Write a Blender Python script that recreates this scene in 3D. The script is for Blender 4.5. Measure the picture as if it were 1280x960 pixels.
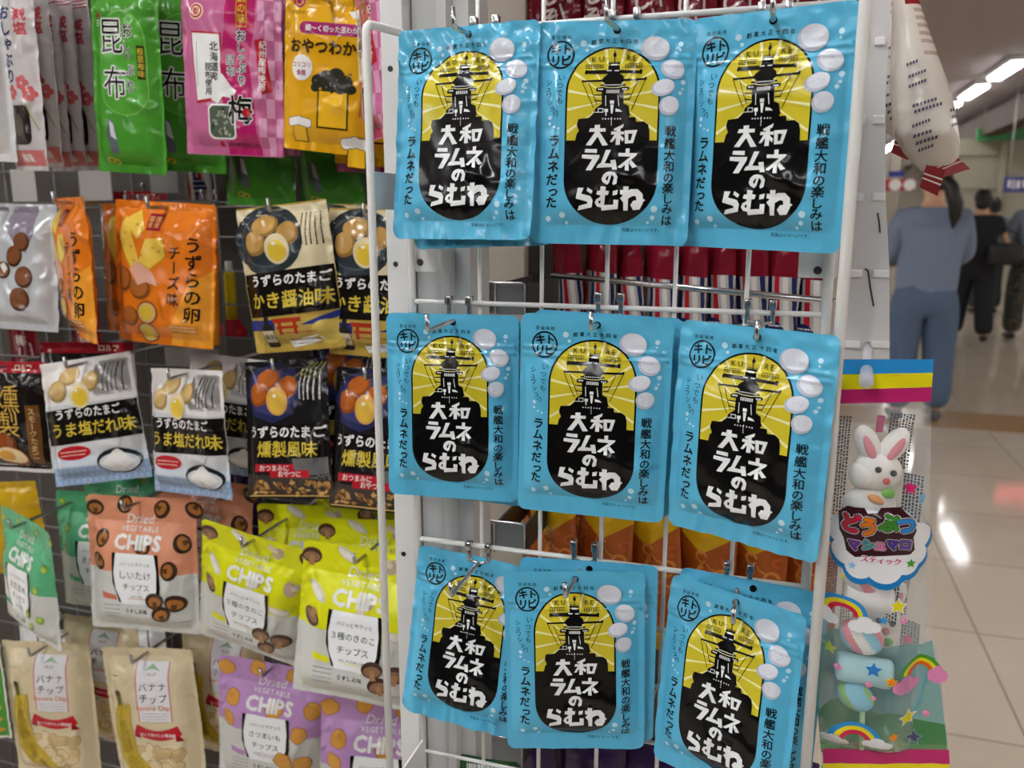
import bpy, bmesh, math, random
from mathutils import Vector, Matrix, noise
from mathutils.geometry import tessellate_polygon

for o in list(bpy.data.objects):
    bpy.data.objects.remove(o)
SC = bpy.context.scene
COL = SC.collection
PI = math.pi

# ------------------------------------------------------------------ camera, sky, lights, exposure
CAM_H = 1.28
cam_data = bpy.data.cameras.new('camera')
cam = bpy.data.objects.new('camera', cam_data)
COL.objects.link(cam)
cam.location = (0, 0, CAM_H)
cam.rotation_euler = (math.radians(90 - 11.4), 0, math.radians(17.8))
cam_data.sensor_fit = 'HORIZONTAL'
cam_data.sensor_width = 36.0
cam_data.lens = 36.0 * 1040 / 1280
cam_data.clip_start = 0.02
cam_data.dof.use_dof = True
cam_data.dof.focus_distance = 0.62
cam_data.dof.aperture_fstop = 9.0
SC.camera = cam
SC.view_settings.view_transform = 'Standard'
SC.view_settings.look = 'None'
SC.view_settings.exposure = 0.3
SC.view_settings.gamma = 1.0
SC.view_settings.use_curve_mapping = False

world = bpy.data.worlds.new('world')
SC.world = world
world.use_nodes = True
world.node_tree.nodes['Background'].inputs[0].default_value = (0.93, 0.96, 1.0, 1)
world.node_tree.nodes['Background'].inputs[1].default_value = 0.25
LAMP_POWER = 26.0          # emission of the ceiling tubes
LAMP_ROWS = (-4.2, -0.9, 2.42, 6.2)
LAMP_Y = [11.8 + 1.85 * i for i in range(-11, 9)]

# a point in the shop seen from the photographer's spot, at distance Y along the aisle
def at(px, py, Y):
    cp, sp, cy, sy = math.cos(math.radians(11.4)), math.sin(math.radians(11.4)), math.cos(math.radians(17.8)), math.sin(math.radians(17.8))
    f, r = Vector((-sy * cp, cy * cp, -sp)), Vector((cy, sy, 0))
    d = f + r * ((px - 640) / 1040) - r.cross(f) * ((py - 480) / 1040)
    return Vector((0, 0, CAM_H)) + d * (Y / d.y)

# ------------------------------------------------------------------ helpers
def lin(h):
    h = h.lstrip('#')
    out = []
    for i in (0, 2, 4):
        c = int(h[i:i + 2], 16) / 255
        out.append(c / 12.92 if c <= 0.04045 else ((c + 0.055) / 1.055) ** 2.4)
    return (*out, 1)

MATS = {}
def mat(hexc, rough=0.5, metal=0.0, spec=0.5, emit=0.0, key=''):
    k = (hexc, rough, metal, spec, emit, key)
    if k in MATS:
        return MATS[k]
    m = bpy.data.materials.new('mat_' + hexc + key)
    m.use_nodes = True
    b = m.node_tree.nodes['Principled BSDF']
    b.inputs['Base Color'].default_value = lin(hexc)
    b.inputs['Roughness'].default_value = rough
    b.inputs['Metallic'].default_value = metal
    b.inputs['Specular IOR Level'].default_value = spec
    if emit:
        b.inputs['Emission Color'].default_value = lin(hexc)
        b.inputs['Emission Strength'].default_value = emit
    MATS[k] = m
    return m

def film(hexc, rough=0.17, bump=0.8, scale=40.0, metal=0.0):
    """glossy printed plastic film with fine crinkles"""
    k = ('film', hexc, rough, bump, scale, metal)
    if k in MATS:
        return MATS[k]
    m = mat(hexc, rough, metal, 0.36, key='_film_%s_%s_%s' % (rough, bump, scale)).copy()
    nt = m.node_tree
    b = nt.nodes['Principled BSDF']
    tc = nt.nodes.new('ShaderNodeTexCoord')
    oi = nt.nodes.new('ShaderNodeObjectInfo')
    ad = nt.nodes.new('ShaderNodeVectorMath'); ad.operation = 'ADD'
    n1 = nt.nodes.new('ShaderNodeTexNoise'); n1.inputs['Scale'].default_value = scale
    n1.inputs['Detail'].default_value = 2.5; n1.inputs['Distortion'].default_value = 0.6
    n1.noise_type = 'RIDGED_MULTIFRACTAL'
    n2 = nt.nodes.new('ShaderNodeTexNoise'); n2.inputs['Scale'].default_value = 17; n2.inputs['Detail'].default_value = 1
    rp = nt.nodes.new('ShaderNodeMapRange'); rp.inputs[1].default_value = 0.46; rp.inputs[2].default_value = 0.66
    mu = nt.nodes.new('ShaderNodeMath'); mu.operation = 'MULTIPLY'
    bp = nt.nodes.new('ShaderNodeBump'); bp.inputs['Strength'].default_value = bump
    bp.inputs['Distance'].default_value = 0.012
    nt.links.new(tc.outputs['Object'], n1.inputs['Vector']); nt.links.new(tc.outputs['Object'], n2.inputs['Vector'])
    nt.links.new(n2.outputs['Fac'], rp.inputs[0]); nt.links.new(rp.outputs[0], mu.inputs[0]); nt.links.new(n1.outputs['Fac'], mu.inputs[1])
    nt.links.new(mu.outputs[0], bp.inputs['Height'])
    nt.links.new(bp.outputs['Normal'], b.inputs['Normal'])
    MATS[k] = m
    return m

CHROME = mat('#c9ccd0', 0.22, 1.0)
WHITE_METAL = mat('#e9e9e6', 0.35)
GREY_METAL = mat('#b9bcbc', 0.42)

def link(o, parent=None):
    COL.objects.link(o)
    if parent:
        o.parent = parent
    return o

def tag(o, label, cat, group=None, kind=None):
    if label: o['label'] = label
    if cat: o['category'] = cat
    if group: o['group'] = group
    if kind: o['kind'] = kind
    return o

def empty(name, loc=(0, 0, 0), label=None, cat=None, group=None):
    o = bpy.data.objects.new(name, None)
    o.empty_display_size = 0.02
    link(o)
    o.location = loc
    return tag(o, label, cat, group)

def obj(name, bm, m, parent=None, smooth=False):
    me = bpy.data.meshes.new(name)
    bmesh.ops.recalc_face_normals(bm, faces=bm.faces[:])
    bm.to_mesh(me); bm.free()
    for x in (m if isinstance(m, (list, tuple)) else [m]):
        me.materials.append(x)
    if smooth:
        me.shade_smooth()
    return link(bpy.data.objects.new(name, me), parent)

def struct(name, bm, m):
    o = obj(name, bm, m); o['kind'] = 'structure'
    return o

def box(bm, x0, x1, y0, y1, z0, z1, mi=0, bev=0.0):
    r = bmesh.ops.create_cube(bm, size=1)
    vs = r['verts']
    for v in vs:
        v.co = Vector(((x0 + x1) / 2 + v.co.x * (x1 - x0), (y0 + y1) / 2 + v.co.y * (y1 - y0), (z0 + z1) / 2 + v.co.z * (z1 - z0)))
    fs = {f for v in vs for f in v.link_faces}
    for f in fs: f.material_index = mi
    if bev:
        es = {e for v in vs for e in v.link_edges}
        r = bmesh.ops.bevel(bm, geom=list(es), offset=bev, segments=2, affect='EDGES', profile=0.6)
        for f in r['faces']: f.material_index = mi
    return vs

def tube(bm, pts, r, seg=8, mi=0, cap=True):
    """round bar along a polyline"""
    pts = [Vector(p) for p in pts]
    rings = []
    up = Vector((0, 0, 1))
    for i, p in enumerate(pts):
        a = (p - pts[i - 1]).normalized() if i else (pts[1] - p).normalized()
        b = (pts[i + 1] - p).normalized() if i < len(pts) - 1 else a
        t = (a + b).normalized() if (a + b).length > 1e-6 else a
        n = t.cross(up)
        if n.length < 0.1: n = t.cross(Vector((0, 1, 0)))
        if n.length < 0.1: n = t.cross(Vector((1, 0, 0)))
        n.normalize()
        if rings:
            n = (pn - t * pn.dot(t)).normalized()
        pn = n
        m = t.cross(n)
        k = 1 / max(0.5, math.sqrt(max(0.0, (1 + a.dot(b)) / 2)))
        rr = r[i] if isinstance(r, (list, tuple)) else r
        rings.append([bm.verts.new(p + (n * math.cos(2 * PI * j / seg) + m * math.sin(2 * PI * j / seg)) * rr * k) for j in range(seg)])
    for A, B in zip(rings, rings[1:]):
        for j in range(seg):
            f = bm.faces.new((A[j], A[(j + 1) % seg], B[(j + 1) % seg], B[j])); f.material_index = mi; f.smooth = True
    if cap:
        for R in (rings[0], rings[-1]):
            f = bm.faces.new(R); f.material_index = mi

def bend(pts, rad, n=4):
    """round the corners of a polyline"""
    pts = [Vector(p) for p in pts]
    out = [pts[0]]
    for a, b, c in zip(pts, pts[1:], pts[2:]):
        d = min(rad, (a - b).length * 0.45, (c - b).length * 0.45)
        p, q = b + (a - b).normalized() * d, b + (c - b).normalized() * d
        for i in range(n + 1):
            t = i / n
            out.append(p * (1 - t) ** 2 + b * 2 * t * (1 - t) + q * t * t)
    out.append(pts[-1])
    return out

# ------------------------------------------------------------------ printing: flat artwork that follows a film surface
GLYPHS = {}
def glyph(ch, off):
    k = (ch, off)
    if k not in GLYPHS:
        cu = bpy.data.curves.new('glyph', 'FONT')
        cu.body = ch; cu.size = 1; cu.offset = off; cu.resolution_u = 2; cu.fill_mode = 'FRONT'
        o = bpy.data.objects.new('glyph', cu)
        COL.objects.link(o)
        dg = bpy.context.evaluated_depsgraph_get()
        me = bpy.data.meshes.new_from_object(o.evaluated_get(dg))
        vs = [(v.co.x, v.co.y) for v in me.vertices]
        fs = [tuple(p.vertices) for p in me.polygons]
        bpy.data.objects.remove(o); bpy.data.curves.remove(cu); bpy.data.meshes.remove(me)
        xs = [v[0] for v in vs] or [0, 0.3]
        GLYPHS[k] = (vs, fs, min(xs), max(xs))
    return GLYPHS[k]

def arc_pts(cx, cy, rx, ry, a0, a1, n):
    return [(cx + rx * math.cos(math.radians(a0 + (a1 - a0) * i / n)), cy + ry * math.sin(math.radians(a0 + (a1 - a0) * i / n))) for i in range(n + 1)]

def rr_pts(x0, y0, x1, y1, r, n=5):
    if not isinstance(r, (tuple, list)): r = (r,) * 4      # tr, tl, bl, br
    out = []
    for (cx, cy, a), q in zip(((x1, y1, 0), (x0, y1, 90), (x0, y0, 180), (x1, y0, 270)), r):
        sx, sy = (1 if cx == x1 else -1), (1 if cy == y1 else -1)
        if q <= 0: out.append((cx, cy))
        else: out += arc_pts(cx - sx * q, cy - sy * q, q, q, a, a + 90, n)
    return out

class Art:
    def __init__(self):
        self.f = []          # (layer, material, [2-D points])
        self.l = 1
    def poly(self, m, pts, holes=(), l=None):
        loops = [[Vector((x, y, 0)) for x, y in pts]] + [[Vector((x, y, 0)) for x, y in h] for h in holes]
        flat = [v for lp in loops for v in lp]
        for t in tessellate_polygon(loops):
            self.f.append((l or self.l, m, [(flat[i].x, flat[i].y) for i in t]))
    def rect(self, m, x0, y0, x1, y1, l=None): self.poly(m, [(x0, y0), (x1, y0), (x1, y1), (x0, y1)], l=l)
    def rrect(self, m, x0, y0, x1, y1, r, l=None): self.poly(m, rr_pts(x0, y0, x1, y1, r), l=l)
    def ell(self, m, cx, cy, rx, ry=None, rot=0, n=20, l=None, hole=0):
        ry = ry or rx
        c, s = math.cos(math.radians(rot)), math.sin(math.radians(rot))
        P = lambda k: [(cx + x * c - y * s, cy + x * s + y * c) for x, y in arc_pts(0, 0, rx * k, ry * k, 0, 360, n)[:-1]]
        self.poly(m, P(1), [P(hole)] if hole else (), l=l)
    def stroke(self, m, pts, w, l=None, close=False):
        n = len(pts)
        L, R = [], []
        for i in range(n):
            p = pts[i]
            a = pts[i - 1] if (i or close) else None
            b = pts[(i + 1) % n] if (i < n - 1 or close) else None
            d1 = Vector((p[0] - a[0], p[1] - a[1])).normalized() if a else None
            d2 = Vector((b[0] - p[0], b[1] - p[1])).normalized() if b else None
            d1, d2 = d1 or d2, d2 or d1
            t = d1 + d2
            t = t.normalized() if t.length > 1e-4 else d1
            k = 1 / max(0.45, math.sqrt(max(0, (1 + d1.dot(d2)) / 2)))
            ww = (w[i] if isinstance(w, (list, tuple)) else w) / 2 * k
            L.append((p[0] - t.y * ww, p[1] + t.x * ww)); R.append((p[0] + t.y * ww, p[1] - t.x * ww))
        rng = range(n if close else n - 1)
        for i in rng:
            j = (i + 1) % n
            self.f.append((l or self.l, m, [L[i], R[i], R[j], L[j]]))
    def text(self, m, s, cx, cy, size, b=0.0, vert=False, rot=0, sx=1.0, sy=1.0, sp=1.0, l=None, shear=0.0, arch=0.0, anchor='c'):
        adv = []
        for ch in s:
            vs, fs, x0, x1 = glyph(ch, 0.0)
            if ord(ch) > 0x2E80: adv.append(1.0)
            else: adv.append((x1 - x0) + 0.1 if ch != ' ' else 0.3)
        tot = (len(s) if vert else sum(adv)) * sp
        pos = -tot / 2 if anchor == 'c' else 0
        c, si = math.cos(math.radians(rot)), math.sin(math.radians(rot))
        for ch, a in zip(s, adv):
            vs, fs, x0, x1 = glyph(ch, 0.0)
            if vert:
                ox, oy = -0.5 if ord(ch) > 0x2E80 else -(x0 + x1) / 2, -(pos + 0.5 * sp) - 0.38
                if ch in 'っゃゅょッャュョ': ox += 0.1; oy += 0.1
                pos += sp
            else:
                ox = pos + (a * sp - a) / 2 - (0 if ord(ch) > 0x2E80 else x0 - 0.05)
                oy = -0.38
                pos += a * sp
            P = []
            for x, y in vs:
                if vert and ch == 'ー': x, y = 0.5 + (y - 0.38), 0.38 - (x - 0.5)
                X, Y = (x + ox), (y + oy)
                Y -= arch * X * X
                X += shear * Y
                X, Y = X * size * sx, Y * size * sy
                P.append((cx + X * c - Y * si, cy + X * si + Y * c))
            d = b * size
            if b <= 0.004: offs = ((0, 0),)
            elif b < 0.05: offs = ((d, d * .4), (-d, -d * .4), (-d * .4, d), (d * .4, -d))
            else: offs = tuple((d * math.cos(q * PI / 4), d * math.sin(q * PI / 4)) for q in range(8))
            if size < 6 and b < 0.05: offs = offs[:2]
            for ax, ay in offs:
                for fc in fs:
                    self.f.append((l or self.l, m, [(P[i][0] + ax, P[i][1] + ay) for i in fc]))

def clip(poly, ax, lo, hi):
    for val, sg in ((lo, 1), (hi, -1)):
        out = []
        n = len(poly)
        for i in range(n):
            p, q = poly[i], poly[(i + 1) % n]
            dp, dq = (p[ax] - val) * sg, (q[ax] - val) * sg
            if dp >= 0: out.append(p)
            if (dp > 1e-9 and dq < -1e-9) or (dp < -1e-9 and dq > 1e-9):
                t = dp / (dp - dq)
                out.append((p[0] + (q[0] - p[0]) * t, p[1] + (q[1] - p[1]) * t))
        poly = out
        if len(poly) < 3: return None
    return poly

def slices(poly, h):
    todo = [poly]
    for ax in (0, 1):
        nxt = []
        for p in todo:
            a, b = min(q[ax] for q in p), max(q[ax] for q in p)
            k0, k1 = math.floor(a / h + 1e-6), math.ceil(b / h - 1e-6)
            if k1 - k0 <= 1: nxt.append(p); continue
            for k in range(k0, k1):
                r = clip(p, ax, k * h, (k + 1) * h)
                if r: nxt.append(r)
        todo = nxt
    return todo

class Skin:
    """the surface of a filled pouch, in mm: z(x, y) for the front, back(x, y) behind"""
    def __init__(self, W, H, T, side=6, top=14, bot=9, rx=16, rt=22, rb=16, wr=0.7, pk=0.5, seed=1, curl=0.0, curlx=0.0, fold=0.0, tback=0.6, zips=()):
        self.__dict__.update(locals())
    def bulge(self, x, y):
        S = lambda t: math.sin(PI / 2 * max(0.0, min(1.0, t)))
        return self.T * S((self.W / 2 - self.side - abs(x)) / self.rx) * S((self.H / 2 - self.top - y) / self.rt) * S((y + self.H / 2 - self.bot) / self.rb)
    def bendz(self, x, y):
        u, v = x / self.W * 2, y / self.H * 2
        return self.curl * (v * v if v < 0 else 0.3 * v * v) + self.curlx * u * u + self.fold * math.sin(2.2 * u + 1.3 * v + self.seed)
    def wrinkle(self, x, y):
        s = self.seed * 7.3
        w = self.wr * noise.noise(Vector((x / 17 + y / 40, y / 26 - x / 60, s)))
        e = max(0.0, self.W / 2 - abs(x)); eb = y + self.H / 2; et = self.H / 2 - y
        w += self.pk * math.exp(-(max(0, eb - self.bot) / 9) ** 2) * noise.noise(Vector((x / 7.0, s + 3, y / 30))) * 1.6
        w += self.pk * math.exp(-(max(0, et - self.top) / 12) ** 2) * noise.noise(Vector((x / 10.0, y / 9, s + 9)))
        w += self.pk * math.exp(-(e / 9) ** 2) * noise.noise(Vector((x / 22, y / 8.0, s + 5)))
        return w
    def ridge(self, x, y):
        return sum(0.8 * math.exp(-((y - q) / 1.3) ** 2) for q in self.zips) if abs(x) < self.W / 2 - 3 else 0.0
    def z(self, x, y): return self.ridge(x, y) + self.bulge(x, y) + self.wrinkle(x, y) + self.bendz(x, y) + 0.12
    def back(self, x, y): return -self.tback * self.bulge(x, y) + self.wrinkle(x, y) + self.bendz(x, y) - 0.12

def layer_mesh(name, faces, surf, h, eps=0.14, back_of=None, rim=None):
    """faces: (layer, material, 2-D polygon in mm) -> one mesh lying on surf"""
    V, idx, F, MI, N, mats = [], {}, [], [], [], []
    def put(x, y, l, side):
        k = (round(x, 3), round(y, 3), l, side)
        if k not in idx:
            f = surf.z if side == 0 else surf.back
            z = f(x, y); d = 0.4
            gx, gy = (f(x + d, y) - z) / d, (f(x, y + d) - z) / d
            n = Vector((-gx, -gy, 1)).normalized()
            if side: n = -n
            idx[k] = len(V)
            V.append((x / 1000, y / 1000, (z + (l * eps if side == 0 else 0)) / 1000)); N.append(n)
        return idx[k]
    for l, m, p in faces:
        if m not in mats: mats.append(m)
        ar = sum(a[0] * b[1] - b[0] * a[1] for a, b in zip(p, p[1:] + p[:1]))
        if abs(ar) < 1e-6: continue
        if ar < 0: p = p[::-1]
        for q in slices(p, h):
            ids = []
            for x, y in q:
                i = put(x, y, l, 0)
                if i not in ids: ids.append(i)
            if len(ids) > 2: F.append(ids); MI.append(mats.index(m))
            if back_of is not None:
                ids = []
                for x, y in reversed(q):
                    i = put(x, y, 0, 1)
                    if i not in ids: ids.append(i)
                if len(ids) > 2:
                    if back_of not in mats: mats.append(back_of)
                    F.append(ids); MI.append(mats.index(back_of))
    if rim:
        for a, b in zip(rim, rim[1:] + rim[:1]):
            F.append([put(*a, 0, 0), put(*a, 0, 1), put(*b, 0, 1), put(*b, 0, 0)]); MI.append(0)
    me = bpy.data.meshes.new(name)
    me.from_pydata(V, [], F)
    for m in mats: me.materials.append(m)
    me.polygons.foreach_set('material_index', MI)
    me.shade_smooth()
    me.normals_split_custom_set_from_vertices(N)
    return me

def densify(pts, h):
    out = []
    for a, b in zip(pts, pts[1:] + pts[:1]):
        n = max(1, int(math.hypot(b[0] - a[0], b[1] - a[1]) / h))
        out += [(a[0] + (b[0] - a[0]) * i / n, a[1] + (b[1] - a[1]) * i / n) for i in range(n)]
    return out

def pouch_meshes(name, surf, outline, base, art, h=2.4, back=None):
    a = Art(); a.l = 0
    ol = densify(outline, h)
    loops = [[Vector((x, y, 0)) for x, y in ol]]
    fs = [(0, base, [ol[i] for i in t]) for t in tessellate_polygon(loops)]
    body = layer_mesh(name, fs, surf, h, back_of=back or base, rim=ol)
    pr = layer_mesh(name + '_print', art.f, surf, h) if art and art.f else None
    return body, pr

def pose_matrix(p):
    x, y, z, roll, yaw, pitch = p
    B = Matrix(((1, 0, 0), (0, 0, -1), (0, 1, 0)))
    M = B @ Matrix.Rotation(yaw, 3, 'Y') @ Matrix.Rotation(pitch, 3, 'X') @ Matrix.Rotation(roll, 3, 'Z')
    m = M.to_4x4(); m.translation = Vector((x, y, z))
    return m

def place(name, meshes, pose, label, cat, group, scale=1.0):
    b = link(bpy.data.objects.new(name, meshes[0]))
    m = pose_matrix(pose)
    b.matrix_world = m @ Matrix.Scale(scale, 4)
    tag(b, label, cat, group)
    if meshes[1]:
        c = link(bpy.data.objects.new('printed_front', meshes[1]), b)
    return b
# ------------------------------------------------------------------ the shop shell
def tile_floor():
    m = bpy.data.materials.new('floor_tiles'); m.use_nodes = True
    nt = m.node_tree; b = nt.nodes['Principled BSDF']
    tc = nt.nodes.new('ShaderNodeTexCoord')
    mp = nt.nodes.new('ShaderNodeMapping'); mp.inputs['Location'].default_value = (-0.054, -0.33, 0)
    br = nt.nodes.new('ShaderNodeTexBrick'); br.offset = 0; br.inputs['Scale'].default_value = 1
    br.inputs['Brick Width'].default_value = 0.6; br.inputs['Row Height'].default_value = 0.6
    br.inputs['Mortar Size'].default_value = 0.0035; br.inputs['Mortar Smooth'].default_value = 0.3
    br.inputs['Color1'].default_value = lin('#cec0ae'); br.inputs['Color2'].default_value = lin('#c8baa7')
    br.inputs['Mortar'].default_value = lin('#998c7c')
    nz = nt.nodes.new('ShaderNodeTexNoise'); nz.inputs['Scale'].default_value = 5; nz.inputs['Detail'].default_value = 6
    mx = nt.nodes.new('ShaderNodeMixRGB'); mx.blend_type = 'MULTIPLY'; mx.inputs[0].default_value = 0.18
    nt.links.new(tc.outputs['Object'], mp.inputs['Vector']); nt.links.new(mp.outputs['Vector'], br.inputs['Vector'])
    nt.links.new(tc.outputs['Object'], nz.inputs['Vector'])
    nt.links.new(br.outputs['Color'], mx.inputs[1]); nt.links.new(nz.outputs['Fac'], mx.inputs[2])
    nt.links.new(mx.outputs['Color'], b.inputs['Base Color'])
    b.inputs['Roughness'].default_value = 0.07; b.inputs['Specular IOR Level'].default_value = 0.22
    return m
bm = bmesh.new(); box(bm, -9, 9, -9, 30, -0.1, 0)
struct('floor', bm, tile_floor())
bm = bmesh.new(); box(bm, -9, 9, 5.55, 6.05, 0.0, 0.002)
struct('trim_1', bm, mat('#a8855f', 0.16))
bm = bmesh.new(); box(bm, -9, 9, -9, 30, 3.06, 3.2)
struct('ceiling', bm, mat('#b3a8a8', 0.7))
bm = bmesh.new(); box(bm, -9, 9, 30, 30.2, 0, 3.06)
struct('wall_back', bm, mat('#cfc6b8', 0.7))
bm = bmesh.new(); box(bm, 8.8, 9, -9, 30, 0, 3.06)
struct('wall_right', bm, mat('#cfc6b8', 0.7))
bm = bmesh.new(); box(bm, -9.2, -9, -9, 30, 0, 3.06)
struct('wall_left', bm, mat('#cfc6b8', 0.7))

bm = bmesh.new(); box(bm, -9, 9, -9.2, -9, 0, 3.06)
struct('wall_front', bm, mat('#6d645c', 0.8))

# dark shelving added behind the photographer to darken reflections in the film
op = empty('added_dark_shelf', (-0.5, -2.2, 0), 'added dark shelving behind the photographer that darkens film reflections', 'shelf')
bm = bmesh.new(); box(bm, -4.5, 4.5, -0.05, 0.0, 0, 1.9)
obj('shelf_back', bm, mat('#2c2926', 0.7), op)
for z in (0.15, 0.6, 1.05, 1.5):
    bm = bmesh.new(); box(bm, -4.5, 4.5, 0.0, 0.42, z, z + 0.03); obj('shelf_board', bm, mat('#5a554f', 0.6), op)

# ceiling lamps
lamp0 = None
def lamp_meshes(power):
    bm = bmesh.new(); box(bm, -0.10, 0.10, -0.64, 0.64, 0.0, 0.06, bev=0.006)
    h = bpy.data.meshes.new('housing'); bm.to_mesh(h); bm.free(); h.materials.append(mat('#e6e6e6', 0.5))
    bm = bmesh.new(); box(bm, -0.075, 0.075, -0.61, 0.61, -0.035, 0.002, bev=0.012)
    d = bpy.data.meshes.new('diffuser'); bm.to_mesh(d); bm.free(); d.materials.append(mat('#fbfdff', 0.4, emit=power))
    return h, d
LH, LD = lamp_meshes(LAMP_POWER * 1.45)
LD2 = lamp_meshes(13.0)[1]        # dimmer tubes at the far end of the shop
for r, x in enumerate(LAMP_ROWS):
    for y in LAMP_Y:
        if (r == 2 and -2 < y < 11) or (r == 1 and 3.5 < y < 11): continue
        e = empty('ceiling_lamp', (x, y, 2.998), 'white tube ceiling lamp in the lit rows under the shop ceiling', 'ceiling lamp', 'ceiling lamps in rows')
        link(bpy.data.objects.new('housing', LH), e); link(bpy.data.objects.new('diffuser', LD2 if y > 9 else LD), e)
# ------------------------------------------------------------------ blue ramune pouches
BLUE = film('#5ab5d9'); NAVY = film('#141b20'); BLACK = film('#0d0c0c'); YEL = film('#d0c030'); WHT = film('#eceeee'); CREAM = film('#efe9b0')
TAB = film('#d9dde6'); TAB2 = film('#b9c0cf'); PALE = film('#bfe3f0')
TITLE = {'dai': [[(-14.2,2.8),(-3.9,2.9),(-3.8,0.7),(-14.9,0.5)],[(-11.2,4.9),(-7.6,5.1),(-7.8,1.1),(-8.1,-1.3),(-13.1,-8.2),(-16.8,-8.1),(-11.2,-0.2)],[(-10.1,-0.6),(-7.7,0.4),(-2.0,-8.0),(-5.7,-8.4)]],
'wa': [[(1.4,2.4),(8.1,5.7),(7.5,3.3),(2.2,1.1)],[(0.1,0.8),(8.6,0.7),(8.4,-1.1),(-0.3,-1.2)],[(3.4,2.7),(6.0,2.9),(5.9,-7.8),(3.1,-7.9)],[(2.3,-0.9),(4.1,-1.7),(1.0,-6.0),(-0.8,-6.0)],[(5.6,-1.1),(8.5,-3.7),(7.8,-5.8),(5.5,-3.6)]],
'ra': [[(-17.0,-10.5),(-9.2,-10.6),(-9.2,-13.2),(-17.4,-12.8)],[(-19.0,-14.2),(-7.3,-14.4),(-7.5,-16.3),(-12.5,-24.5),(-16.3,-24.5),(-12.1,-17.2),(-19.1,-16.6)]],
'mu': [[(-3.1,-11.1),(0.2,-11.1),(-3.8,-19.9),(0.6,-20.0),(-0.0,-17.9),(3.4,-17.4),(4.6,-23.8),(1.4,-23.9),(1.2,-22.3),(-9.1,-22.8),(-7.9,-20.5),(-6.3,-19.8)]],
'ne': [[(10.0,-10.2),(12.6,-10.1),(12.4,-14.6),(9.9,-14.6)],[(9.9,-19.6),(12.3,-17.6),(12.4,-24.6),(9.8,-24.4)],[(5.2,-13.0),(17.9,-13.2),(16.9,-14.8),(7.2,-22.9),(4.8,-22.4),(13.3,-15.4),(5.2,-15.2)],[(13.6,-17.6),(17.8,-21.9),(14.8,-22.8),(12.4,-19.6)]],
'ra2': [[(-14.5,-35.8),(-11.1,-37.8),(-12.0,-40.0),(-15.1,-38.0)],[(-21.2,-36.0),(-17.2,-36.0),(-18.7,-39.9),(-12.5,-41.4),(-10.9,-44.0),(-11.4,-48.8),(-20.9,-50.9),(-20.0,-47.9),(-14.3,-46.4),(-14.7,-45.1),(-22.4,-43.1)]],
'ne2': [[(9.2,-34.8),(12.8,-34.8),(12.8,-50.7),(9.9,-50.7)],[(7.3,-37.1),(9.6,-37.3),(9.7,-40.6),(7.3,-40.0)]]}
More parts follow.
